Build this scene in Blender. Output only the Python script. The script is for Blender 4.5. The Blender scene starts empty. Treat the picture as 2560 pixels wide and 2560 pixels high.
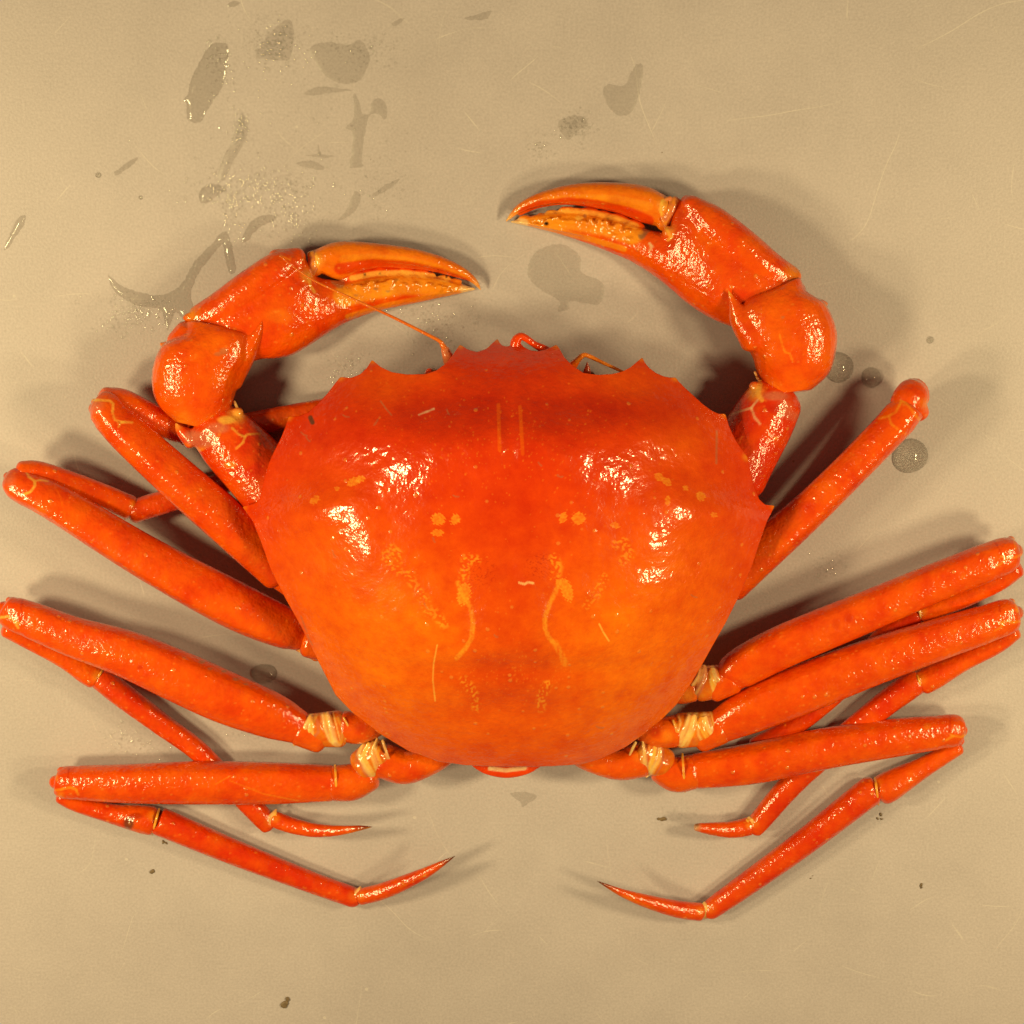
import bpy, bmesh, math, random
import numpy as np
from mathutils import Vector, Matrix, noise
from mathutils.geometry import delaunay_2d_cdt

random.seed(7)
rng = np.random.default_rng(7)
scene = bpy.context.scene
COL = scene.collection

# ------------------------------------------------------------------ camera
FRAME = 0.28            # metres across the frame at the table
U = FRAME / 2560.0      # one measuring unit (1/2560 of the frame) in metres
DIST = 0.62
TILT = math.radians(11.0)
TANH = (FRAME / 2) / DIST
CAM = np.array([0.0, DIST * math.sin(TILT), DIST * math.cos(TILT)])
cam_d = bpy.data.cameras.new('camera')
cam = bpy.data.objects.new('camera', cam_d)
COL.objects.link(cam)
cam.location = CAM
cam.rotation_euler = (-TILT, 0, 0)
cam_d.angle = 2 * math.atan(TANH)
cam_d.clip_start = 0.02
cam_d.clip_end = 20
scene.camera = cam

# ------------------------------------------------------------------ light
world = bpy.data.worlds.new('World')
scene.world = world
world.use_nodes = True
bg = world.node_tree.nodes['Background']
bg.inputs['Color'].default_value = (1.0, 0.80, 0.45, 1)
bg.inputs['Strength'].default_value = 0.095

def lamp(name, x, y, z, power):
    d = bpy.data.lights.new(name, 'AREA')
    d.shape = 'DISK'
    d.size = 0.07
    d.energy = power
    d.color = (1.0, 0.80, 0.37)
    o = bpy.data.objects.new(name, d)
    COL.objects.link(o)
    o.location = (x, y, z)
    o.rotation_euler = (Vector((0, 0, 0)) - Vector((x, y, z))).to_track_quat('-Z', 'Y').to_euler()
LX, LZ = 0.33, 0.335
lamp('copy_lamp', -LX, 0.055, LZ, 1.30)
lamp('copy_lamp', -LX, -0.105, LZ, 1.06)
lamp('copy_lamp', LX, 0.055, LZ, 1.12)
lamp('copy_lamp', LX, -0.105, LZ, 0.82)

scene.view_settings.view_transform = 'Standard'
scene.view_settings.look = 'None'
scene.view_settings.exposure = 0.0
scene.view_settings.gamma = 1.0
scene.cycles.caustics_reflective = False
scene.cycles.caustics_refractive = True
scene.cycles.max_bounces = 8
scene.cycles.transparent_max_bounces = 12
scene.cycles.sample_clamp_indirect = 4.0

# ------------------------------------------------------------------ measuring helpers
RX = np.array([1.0, 0, 0])
RY = np.array([0.0, math.cos(TILT), -math.sin(TILT)])
RZ = np.array([0.0, math.sin(TILT), math.cos(TILT)])

def at(px, py, z):
    """measured photo position + height above the table (same units) -> metres"""
    px = np.asarray(px, float); py = np.asarray(py, float); z = np.asarray(z, float)
    a = (px - 1280) / 1280 * TANH
    b = -(py - 1280) / 1280 * TANH
    d = a[..., None] * RX + b[..., None] * RY - RZ
    t = (z * U - CAM[2]) / d[..., 2]
    return CAM + d * t[..., None]

def back(P):
    v = P - CAM
    k = -(v @ RZ)
    return 1280 + (v @ RX) / k / TANH * 1280, 1280 - (v @ RY) / k / TANH * 1280

def rad(r, z):
    return r * U * (1 - z * U * math.cos(TILT) / DIST)

def sm(x, a, b):
    t = np.clip((x - a) / (b - a), 0, 1)
    return t * t * (3 - 2 * t)

def catmull(P, step):
    """resample control rows smoothly; spacing measured in the first two columns"""
    P = np.asarray(P, float)
    n = len(P)
    if n == 2:
        k = max(2, int(np.hypot(*(P[1, :2] - P[0, :2])) / step))
        return np.linspace(P[0], P[1], k + 1)
    out = []
    E = np.vstack([2 * P[0] - P[1], P, 2 * P[-1] - P[-2]])
    for i in range(n - 1):
        p0, p1, p2, p3 = E[i:i + 4]
        k = max(2, int(np.hypot(*(p2[:2] - p1[:2])) / step))
        for t in np.arange(k) / k:
            out.append(0.5 * (2 * p1 + (p2 - p0) * t + (2 * p0 - 5 * p1 + 4 * p2 - p3) * t ** 2 + (3 * p1 - p0 - 3 * p2 + p3) * t ** 3))
    out.append(P[-1])
    return np.array(out)

class Raw:
    """collects closed pieces (metres) before they become one mesh"""
    def __init__(self):
        self.v = []; self.f = []; self.n = 0
    def add(self, v, f):
        self.v.append(np.asarray(v, float))
        self.f += [tuple(i + self.n for i in q) for q in f]
        self.n += len(v)
    def rings(self, R):
        m = len(R[0]); V = []; F = []
        for r in R: V += list(r)
        for i in range(len(R) - 1):
            for j in range(m):
                k = (j + 1) % m
                F.append((i * m + j, i * m + k, (i + 1) * m + k, (i + 1) * m + j))
        F.append(tuple(range(m - 1, -1, -1)))
        F.append(tuple(range((len(R) - 1) * m, len(R) * m)))
        self.add(V, F)
    def tube(self, pts, flat=1.0, n=22, step=5.0, cap=(0.7, 0.7), power=1.0, ridge=None):
        """pts rows: x, y, height, half width"""
        P = catmull([p[:4] for p in pts], step)
        C = at(P[:, 0], P[:, 1], P[:, 2])
        r = np.array([rad(max(a, 0.3), z) for a, z in zip(P[:, 3], P[:, 2])])
        T = np.gradient(C, axis=0)
        T /= np.linalg.norm(T, axis=1)[:, None] + 1e-12
        rows = [(C[i], T[i], r[i]) for i in range(len(C))]
        if cap[0]:
            rows = [(C[0] - T[0] * r[0] * cap[0] * math.sin(a), T[0], r[0] * math.cos(a)) for a in (1.5, 1.25, 0.95, 0.6, 0.3)] + rows
        if cap[1]:
            rows += [(C[-1] + T[-1] * r[-1] * cap[1] * math.sin(a), T[-1], r[-1] * math.cos(a)) for a in (0.3, 0.6, 0.95, 1.25, 1.5)]
        R = []
        ang = np.arange(n) * 2 * math.pi / n
        ca, sa = np.cos(ang), np.sin(ang)
        if power != 1.0:
            ca = np.sign(ca) * abs(ca) ** power; sa = np.sign(sa) * abs(sa) ** power
        if ridge is not None:      # a blunt keel running along the limb
            k = 1 + .10 * np.exp(-(((ang - ridge + math.pi) % (2 * math.pi) - math.pi) / .34) ** 2) - .05 * np.exp(-(((ang - 1.57 + .6 * np.sign(ridge - 1.57) + math.pi) % (2 * math.pi) - math.pi) / .5) ** 2)
            ca = ca * k; sa = sa * k
        for c, t, q in rows:
            side = np.cross(t, RZ)
            l = np.linalg.norm(side)
            side = side / l if l > 1e-6 else RX
            upv = np.cross(side, t)
            R.append(c + q * (ca[:, None] * side + flat * sa[:, None] * upv))
        self.rings(R)
    def loft(self, A, B, zc, h, n=26, step=5.0, power=1.0):
        """outline edges A and B (x, y rows, equal count), middle height and half height per row"""
        M = catmull(np.array([[*a, *b, z, k] for a, b, z, k in zip(A, B, zc, h)], float), step)
        # spacing of catmull is on A; fine for gentle shapes
        R = []
        ang = np.arange(n) * 2 * math.pi / n
        ca, sa = np.cos(ang), np.sin(ang)
        if power != 1.0:
            ca = np.sign(ca) * abs(ca) ** power; sa = np.sign(sa) * abs(sa) ** power
        for ax, ay, bx, by, z, k in M:
            a = at(ax, ay, z); b = at(bx, by, z)
            c = (a + b) / 2
            R.append(c + ca[:, None] * (a - b) / 2 + sa[:, None] * RZ * k * U)
        self.rings(R)
    def ball(self, x, y, z, r, sq=(1, 1, 1), rot=0.0, n=14):
        R = []
        c = at(x, y, z); q = rad(r, z)
        cr, sr = math.cos(rot), math.sin(rot)
        for i in range(1, n):
            p = math.pi * i / n
            a = np.arange(2 * n) * math.pi / n
            X = np.sin(p) * np.cos(a) * sq[0]; Y = np.sin(p) * np.sin(a) * sq[1]; Z = np.full_like(a, math.cos(p) * sq[2])
            R.append(c + q * np.stack([X * cr - Y * sr, X * sr + Y * cr, Z], 1))
        R.reverse()
        self.rings(R)
    def build(self, name, mat, parent=None, fuse=None, smooth=4, paint=None):
        V = np.vstack(self.v) * 1000.0
        me = bpy.data.meshes.new(name)
        me.from_pydata(V.tolist(), [], self.f)
        if fuse:
            o = bpy.data.objects.new('tmp', me); COL.objects.link(o)
            m = o.modifiers.new('r', 'REMESH'); m.mode = 'VOXEL'; m.voxel_size = fuse * U * 1000
            if smooth:
                s = o.modifiers.new('s', 'SMOOTH'); s.iterations = smooth; s.factor = 0.5
            dg = bpy.context.evaluated_depsgraph_get()
            me2 = bpy.data.meshes.new_from_object(o.evaluated_get(dg))
            bpy.data.objects.remove(o); bpy.data.meshes.remove(me)
            me = me2; me.name = name
        k = len(me.vertices)
        co = np.empty(k * 3); me.vertices.foreach_get('co', co)
        co = co.reshape(-1, 3) / 1000.0
        return finish(me, co, name, mat, parent, paint)

def finish(me, co, name, mat, parent, paint):
    k = len(co)
    me.vertices.foreach_set('co', co.ravel())
    me.polygons.foreach_set('use_smooth', np.ones(len(me.polygons), bool))
    if paint is not None:
        px, py = back(co)
        c = paint(px, py, co[:, 2] / U)
        at_ = me.attributes.new('pigment', 'FLOAT_COLOR', 'POINT')
        at_.data.foreach_set('color', np.concatenate([np.clip(c, 0, 1), np.ones((k, 1))], 1).astype(np.float32).ravel())
    me.materials.clear(); me.materials.append(mat)
    me.update()
    o = bpy.data.objects.new(name, me)
    COL.objects.link(o)
    if parent is not None: o.parent = parent
    return o

def tag(o, label=None, cat=None, group=None, kind=None):
    for k, v in (('label', label), ('category', cat), ('group', group), ('kind', kind)):
        if v: o[k] = v
    return o

# ------------------------------------------------------------------ materials
def new_mat(name):
    m = bpy.data.materials.new(name); m.use_nodes = True
    nt = m.node_tree
    return m, nt, nt.nodes, nt.links

def shell_material(name, rough=0.24, bump=0.5, coat=0.95, sss=0.0, gran=1.0, depth=0.00034):
    m, nt, N, L = new_mat(name)
    b = N['Principled BSDF']
    tc = N.new('ShaderNodeTexCoord')
    a = N.new('ShaderNodeAttribute'); a.attribute_name = 'pigment'
    mott = N.new('ShaderNodeTexNoise'); mott.inputs['Scale'].default_value = 130; mott.inputs['Detail'].default_value = 9; mott.inputs['Roughness'].default_value = 0.75
    L.new(tc.outputs['Object'], mott.inputs['Vector'])
    rmp = N.new('ShaderNodeMapRange'); rmp.inputs['From Min'].default_value = 0.3; rmp.inputs['From Max'].default_value = 0.7
    rmp.inputs['To Min'].default_value = 0.60; rmp.inputs['To Max'].default_value = 1.36
    L.new(mott.outputs['Fac'], rmp.inputs['Value'])
    # pale pores
    vor = N.new('ShaderNodeTexVoronoi'); vor.inputs['Scale'].default_value = 330
    L.new(tc.outputs['Object'], vor.inputs['Vector'])
    pore = N.new('ShaderNodeMapRange'); pore.inputs['From Min'].default_value = 0.12; pore.inputs['From Max'].default_value = 0.22
    pore.inputs['To Min'].default_value = 1.0; pore.inputs['To Max'].default_value = 0.0
    L.new(vor.outputs['Distance'], pore.inputs['Value'])
    sel = N.new('ShaderNodeSeparateColor'); L.new(vor.outputs['Color'], sel.inputs['Color'])
    thr = N.new('ShaderNodeMath'); thr.operation = 'GREATER_THAN'; thr.inputs[1].default_value = 0.8
    L.new(sel.outputs['Red'], thr.inputs[0])
    pm = N.new('ShaderNodeMath'); pm.operation = 'MULTIPLY'; L.new(pore.outputs[0], pm.inputs[0]); L.new(thr.outputs[0], pm.inputs[1])
    pm2 = N.new('ShaderNodeMath'); pm2.operation = 'MULTIPLY'; pm2.inputs[1].default_value = 0.4; L.new(pm.outputs[0], pm2.inputs[0])
    sc = N.new('ShaderNodeVectorMath'); sc.operation = 'MULTIPLY'
    comb = N.new('ShaderNodeCombineXYZ')
    half = N.new('ShaderNodeMath'); half.operation = 'MULTIPLY_ADD'; half.inputs[1].default_value = 0.35; half.inputs[2].default_value = 0.65
    L.new(rmp.outputs[0], half.inputs[0])
    L.new(half.outputs[0], comb.inputs[0]); L.new(rmp.outputs[0], comb.inputs[1]); L.new(rmp.outputs[0], comb.inputs[2])
    L.new(a.outputs['Color'], sc.inputs[0]); L.new(comb.outputs[0], sc.inputs[1])
    mix = N.new('ShaderNodeMix'); mix.data_type = 'RGBA'
    L.new(pm2.outputs[0], mix.inputs['Factor']); L.new(sc.outputs[0], mix.inputs['A'])
    mix.inputs['B'].default_value = (0.72, 0.27, 0.04, 1)
    L.new(mix.outputs['Result'], b.inputs['Base Color'])
    # relief: wrinkled skin + fine granules + pores
    n1 = N.new('ShaderNodeTexNoise'); n1.inputs['Scale'].default_value = 700; n1.inputs['Detail'].default_value = 1.5; n1.inputs['Roughness'].default_value = 0.6
    n2 = N.new('ShaderNodeTexNoise'); n2.inputs['Scale'].default_value = 2200; n2.inputs['Detail'].default_value = 3
    n3 = N.new('ShaderNodeTexNoise'); n3.inputs['Scale'].default_value = 140; n3.inputs['Detail'].default_value = 3
    for q in (n1, n2, n3): L.new(tc.outputs['Object'], q.inputs['Vector'])
    s1 = N.new('ShaderNodeMath'); s1.operation = 'MULTIPLY_ADD'; s1.inputs[1].default_value = 0.12 * gran
    L.new(n2.outputs['Fac'], s1.inputs[0]); L.new(n1.outputs['Fac'], s1.inputs[2])
    s2 = N.new('ShaderNodeMath'); s2.operation = 'MULTIPLY_ADD'; s2.inputs[1].default_value = 0.7
    L.new(n3.outputs['Fac'], s2.inputs[0]); L.new(s1.outputs[0], s2.inputs[2])
    s3 = N.new('ShaderNodeMath'); s3.operation = 'MULTIPLY_ADD'; s3.inputs[1].default_value = 0.5
    L.new(pm.outputs[0], s3.inputs[0]); L.new(s2.outputs[0], s3.inputs[2])
    bp = N.new('ShaderNodeBump'); bp.inputs['Strength'].default_value = bump; bp.inputs['Distance'].default_value = depth
    L.new(s3.outputs[0], bp.inputs['Height'])
    L.new(bp.outputs[0], b.inputs['Normal'])
    # wetness varies
    wet = N.new('ShaderNodeTexNoise'); wet.inputs['Scale'].default_value = 55; wet.inputs['Detail'].default_value = 4
    L.new(tc.outputs['Object'], wet.inputs['Vector'])
    wr = N.new('ShaderNodeMapRange'); wr.inputs['From Min'].default_value = 0.35; wr.inputs['From Max'].default_value = 0.65
    wr.inputs['To Min'].default_value = rough - 0.08; wr.inputs['To Max'].default_value = rough + 0.08
    L.new(wet.outputs['Fac'], wr.inputs['Value']); L.new(wr.outputs[0], b.inputs['Roughness'])
    b.inputs['IOR'].default_value = 1.45
    b.inputs['Coat Weight'].default_value = coat
    b.inputs['Coat Roughness'].default_value = 0.12
    b.inputs['Specular IOR Level'].default_value = 0.16
    if sss:
        b.inputs['Subsurface Weight'].default_value = sss
        b.inputs['Subsurface Radius'].default_value = (1.0, 0.3, 0.08)
        b.inputs['Subsurface Scale'].default_value = 0.0015
    L.new(bp.outputs[0], b.inputs['Coat Normal'])
    return m

SHELL = shell_material('crab_shell', rough=0.26)
LIMB = shell_material('crab_limb_shell', rough=0.24, bump=0.55, coat=0.95, gran=1.5, depth=0.00056)
MEMB = shell_material('crab_membrane', rough=0.22, bump=0.4, coat=0.8, sss=0.2)

def water_material(name, tint, refr, rough=0.03, bump=0.0):
    m, nt, N, L = new_mat(name)
    N.remove(N['Principled BSDF'])
    out = N['Material Output']
    tr = N.new('ShaderNodeBsdfTransparent'); tr.inputs['Color'].default_value = (*tint, 1)
    body = tr
    if refr:
        rf = N.new('ShaderNodeBsdfRefraction'); rf.inputs['IOR'].default_value = 1.33; rf.inputs['Roughness'].default_value = 0.0
        rf.inputs['Color'].default_value = (*tint, 1)
        mx = N.new('ShaderNodeMixShader'); mx.inputs[0].default_value = refr
        L.new(tr.outputs[0], mx.inputs[1]); L.new(rf.outputs[0], mx.inputs[2]); body = mx
    gl = N.new('ShaderNodeBsdfGlossy'); gl.inputs['Roughness'].default_value = rough
    lw = N.new('ShaderNodeLayerWeight'); lw.inputs['Blend'].default_value = 0.5      # same from both faces
    pw = N.new('ShaderNodeMath'); pw.operation = 'POWER'; pw.inputs[1].default_value = 5.0; L.new(lw.outputs['Facing'], pw.inputs[0])
    fr = N.new('ShaderNodeMath'); fr.operation = 'MULTIPLY_ADD'; fr.inputs[1].default_value = 0.97; fr.inputs[2].default_value = 0.032; L.new(pw.outputs[0], fr.inputs[0])
    mix = N.new('ShaderNodeMixShader')
    L.new(fr.outputs[0], mix.inputs[0]); L.new(body.outputs[0], mix.inputs[1]); L.new(gl.outputs[0], mix.inputs[2])
    if bump:
        tc = N.new('ShaderNodeTexCoord')
        nz = N.new('ShaderNodeTexNoise'); nz.inputs['Scale'].default_value = 260; nz.inputs['Detail'].default_value = 3
        L.new(tc.outputs['Object'], nz.inputs['Vector'])
        bp = N.new('ShaderNodeBump'); bp.inputs['Strength'].default_value = bump; bp.inputs['Distance'].default_value = 0.001
        L.new(nz.outputs['Fac'], bp.inputs['Height'])
        L.new(bp.outputs[0], gl.inputs['Normal'])
    L.new(mix.outputs[0], out.inputs['Surface'])
    return m
DROP = water_material('water_drop', (0.88, 0.88, 0.86), 0.35, 0.07)
FILM = water_material('water_film', (0.89, 0.885, 0.875), 0.0, 0.13)
DAMP = water_material('thin_damp_film', (0.912, 0.907, 0.90), 0.0, 0.4)
BEAD = water_material('fine_water', (0.975, 0.975, 0.97), 0.0, 0.05)

def table_material():
    m, nt, N, L = new_mat('worn_board')
    b = N['Principled BSDF']
    tc = N.new('ShaderNodeTexCoord')
    def tex(scale, detail, vec=None, rough=0.5):
        n = N.new('ShaderNodeTexNoise'); n.inputs['Scale'].default_value = scale; n.inputs['Detail'].default_value = detail; n.inputs['Roughness'].default_value = rough
        L.new(vec or tc.outputs['Object'], n.inputs['Vector']); return n
    def rng_(src, a, c, lo, hi):
        r = N.new('ShaderNodeMapRange'); r.inputs['From Min'].default_value = a; r.inputs['From Max'].default_value = c
        r.inputs['To Min'].default_value = lo; r.inputs['To Max'].default_value = hi
        L.new(src, r.inputs['Value']); return r
    def math_(op, a, c=None, d=None):
        n = N.new('ShaderNodeMath'); n.operation = op
        for i, v in enumerate((a, c, d)):
            if v is None: continue
            if isinstance(v, (int, float)): n.inputs[i].default_value = v
            else: L.new(v, n.inputs[i])
        return n.outputs[0]
    big = tex(9, 5); mid = tex(60, 6, rough=0.65); fine = tex(1500, 3)
    v = math_('MULTIPLY', rng_(big.outputs['Fac'], 0.3, 0.7, 0.93, 1.06).outputs[0], rng_(mid.outputs['Fac'], 0.3, 0.7, 0.965, 1.035).outputs[0])
    v = math_('MULTIPLY', v, rng_(fine.outputs['Fac'], 0.25, 0.75, 0.90, 1.10).outputs[0])
    # straight knife scratches and hair lines: thin warped line families broken up by noise
    scr = None
    wob = tex(14, 2)
    for k, (ang, freq, seed) in enumerate(((0.35, 17, 1.3), (1.25, 13, 5.1), (2.2, 15, 8.7), (2.9, 11, 3.9), (0.8, 31, 2.2), (1.7, 37, 6.3), (2.6, 29, 9.9))):
        mp = N.new('ShaderNodeMapping'); mp.inputs['Rotation'].default_value = (0, 0, ang); mp.inputs['Location'].default_value = (seed, seed * 0.37, 0)
        L.new(tc.outputs['Object'], mp.inputs['Vector'])
        sx = N.new('ShaderNodeSeparateXYZ'); L.new(mp.outputs[0], sx.inputs[0])
        x = math_('MULTIPLY_ADD', wob.outputs['Fac'], 0.05, sx.outputs['X'])
        fx = math_('FRACT', math_('MULTIPLY', x, freq))
        ln = math_('LESS_THAN', math_('ABSOLUTE', math_('SUBTRACT', fx, 0.5)), 0.0019 * freq / 13)
        br = tex(26 + 7 * k, 2, mp.outputs[0])
        gate = rng_(br.outputs['Fac'], 0.58, 0.68, 0, 1).outputs[0]
        s = math_('MULTIPLY', ln, gate)
        scr = s if scr is None else math_('MAXIMUM', scr, s)
    # light nicks and dark specks
    vo = N.new('ShaderNodeTexVoronoi'); vo.inputs['Scale'].default_value = 75; L.new(tc.outputs['Object'], vo.inputs['Vector'])
    sep = N.new('ShaderNodeSeparateColor'); L.new(vo.outputs['Color'], sep.inputs['Color'])
    dot = math_('LESS_THAN', vo.outputs['Distance'], 0.035)
    nick = math_('MULTIPLY', dot, math_('GREATER_THAN', sep.outputs['Red'], 0.72))
    speck = math_('MULTIPLY', dot, math_('LESS_THAN', sep.outputs['Green'], 0.06))
    mixn = N.new('ShaderNodeMix'); mixn.data_type = 'RGBA'
    ramp = N.new('ShaderNodeMix'); ramp.data_type = 'RGBA'
    ramp.inputs['A'].default_value = (0.415, 0.357, 0.388, 1); ramp.inputs['B'].default_value = (0.442, 0.389, 0.432, 1)
    L.new(tex(5, 3).outputs['Fac'], ramp.inputs['Factor'])
    vm = N.new('ShaderNodeVectorMath'); vm.operation = 'SCALE'; L.new(ramp.outputs['Result'], vm.inputs[0]); L.new(v, vm.inputs['Scale'])
    L.new(math_('MULTIPLY', math_('MAXIMUM', scr, nick), 0.26), mixn.inputs['Factor'])
    L.new(vm.outputs[0], mixn.inputs['A']); mixn.inputs['B'].default_value = (0.72, 0.65, 0.62, 1)
    mixd = N.new('ShaderNodeMix'); mixd.data_type = 'RGBA'
    L.new(math_('MULTIPLY', speck, 0.6), mixd.inputs['Factor']); L.new(mixn.outputs['Result'], mixd.inputs['A']); mixd.inputs['B'].default_value = (0.11, 0.075, 0.045, 1)
    L.new(mixd.outputs['Result'], b.inputs['Base Color'])
    L.new(rng_(mid.outputs['Fac'], 0.3, 0.7, 0.42, 0.56).outputs[0], b.inputs['Roughness'])
    b.inputs['Specular IOR Level'].default_value = 0.4
    h = math_('MULTIPLY_ADD', tex(1100, 3).outputs['Fac'], 0.35, fine.outputs['Fac'])
    h = math_('MULTIPLY_ADD', scr, -0.8, h)
    bp = N.new('ShaderNodeBump'); bp.inputs['Strength'].default_value = 0.2; bp.inputs['Distance'].default_value = 0.0003
    L.new(h, bp.inputs['Height']); L.new(bp.outputs[0], b.inputs['Normal'])
    return m

# ------------------------------------------------------------------ table
bm = bmesh.new()
bmesh.ops.create_cube(bm, size=1.0, matrix=Matrix.Translation((0, 0, -0.01)) @ Matrix.Diagonal((1.1, 0.9, 0.02, 1)))
bmesh.ops.bevel(bm, geom=bm.edges[:], offset=0.002, segments=2, affect='EDGES')
me = bpy.data.meshes.new('tabletop'); bm.to_mesh(me); bm.free()
me.materials.append(table_material())
tab = bpy.data.objects.new('tabletop', me); COL.objects.link(tab)
tag(tab, kind='structure')

# ------------------------------------------------------------------ pigments
RED = np.array([0.60, 0.027, 0.0007])
DEEP = np.array([0.45, 0.014, 0.0007])
LEGC = np.array([0.66, 0.043, 0.0007])
ORG = np.array([0.77, 0.122, 0.0010])
AMB = np.array([0.74, 0.24, 0.012])
YEL = np.array([0.80, 0.42, 0.06])
PALE = np.array([0.72, 0.52, 0.28])
PINK = np.array([0.52, 0.13, 0.065])
GREY = np.array([0.30, 0.15, 0.07])
DARK = np.array([0.05, 0.02, 0.01])

def fbm(px, py, s, seed=0.0):
    """cheap smooth variation from rotated sines"""
    v = 0
    for i in range(5):
        a = seed + i * 2.399
        k = 2 * math.pi / s * (1 + 0.45 * i)
        v = v + np.sin(k * (px * math.cos(a) + py * math.sin(a)) + 3.1 * i + seed * 7 + 1.2 * np.sin(k * .6 * (py * math.cos(a) - px * math.sin(a)) + i)) / (1 + 0.5 * i)
    return v / 3.0

def blend(c, m, col):
    return c * (1 - m[:, None]) + np.asarray(col) * m[:, None]

def seg_d(px, py, poly):
    d = np.full(px.shape, 1e9)
    for (x0, y0), (x1, y1) in zip(poly[:-1], poly[1:]):
        dx, dy = x1 - x0, y1 - y0
        t = np.clip(((px - x0) * dx + (py - y0) * dy) / (dx * dx + dy * dy + 1e-9), 0, 1)
        d = np.minimum(d, np.hypot(px - x0 - t * dx, py - y0 - t * dy))
    return d

def ragged(px, py, m, s, seed):
    v = np.zeros(px.shape)
    i = np.nonzero(m)[0]
    v[i] = [noise.noise(Vector((px[k] / s, py[k] / s, seed))) for k in i]
    return v

def line(c, px, py, poly, w, col, k=1.0, soft=1.6):
    d = seg_d(px, py, poly)
    return blend(c, k * (1 - sm(d, w, w * soft + 1.2)), col)

def near(c, px, py, x, y, r, col, k=1.0, r0=0.0):
    return blend(c, k * (1 - sm(np.hypot(px - x, py - y), r0, r)), col)

# ------------------------------------------------------------------ the crab
crab = bpy.data.objects.new('crab', None)
COL.objects.link(crab)
crab.location = (0, 0, 0)
tag(crab, 'glossy orange red crab lying belly down with claws curled in front on the beige board', 'crab')

# ---- carapace
OUT = [(1244,846),(1249,857),(1256,864),(1268,866),(1279,863),(1288,855),(1294,850),(1300,857),(1310,868),(1326,876),(1344,878),(1362,875),(1378,868),(1391,861),
 (1399,872),(1409,891),(1420,903),(1436,917),(1458,932),(1494,937),(1530,935),(1555,929),(1575,919),(1592,905),(1606,893),(1611,905),(1620,917),(1639,932),(1660,941),(1676,944),(1689,943),
 (1697,954),(1712,969),(1735,990),(1758,1011),(1780,1027),(1798,1035),(1813,1034),(1817,1046),(1822,1064),(1837,1097),(1854,1123),(1868,1142),(1872,1155),(1877,1178),(1886,1217),(1898,1248),(1913,1262),(1937,1264),
 (1928,1283),(1918,1302),(1901,1350),(1878,1421),(1851,1483),(1814,1557),(1780,1617),(1758,1657),(1724,1715),(1691,1762),(1657,1796),(1618,1829),(1564,1868),(1508,1895),(1452,1911),(1380,1916),(1304,1917),(1230,1916),(1160,1913),
 (1093,1903),(1022,1878),(952,1836),(885,1785),(839,1738),(812,1685),(783,1629),(752,1565),(713,1495),(677,1424),(653,1356),(632,1303),(606,1267),
 (632,1261),(648,1250),(657,1212),(671,1160),(684,1131),(704,1091),(714,1065),(721,1041),(745,1041),(770,1031),(797,1007),(820,982),(838,958),(851,942),(876,945),(900,936),(918,919),(930,899),
 (951,917),(979,930),(1016,936),(1063,935),(1091,926),(1114,909),(1133,886),(1150,861),(1170,874),(1193,880),(1216,872),(1232,857)]
CX, CY = 1272.0, 1385.0

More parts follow.
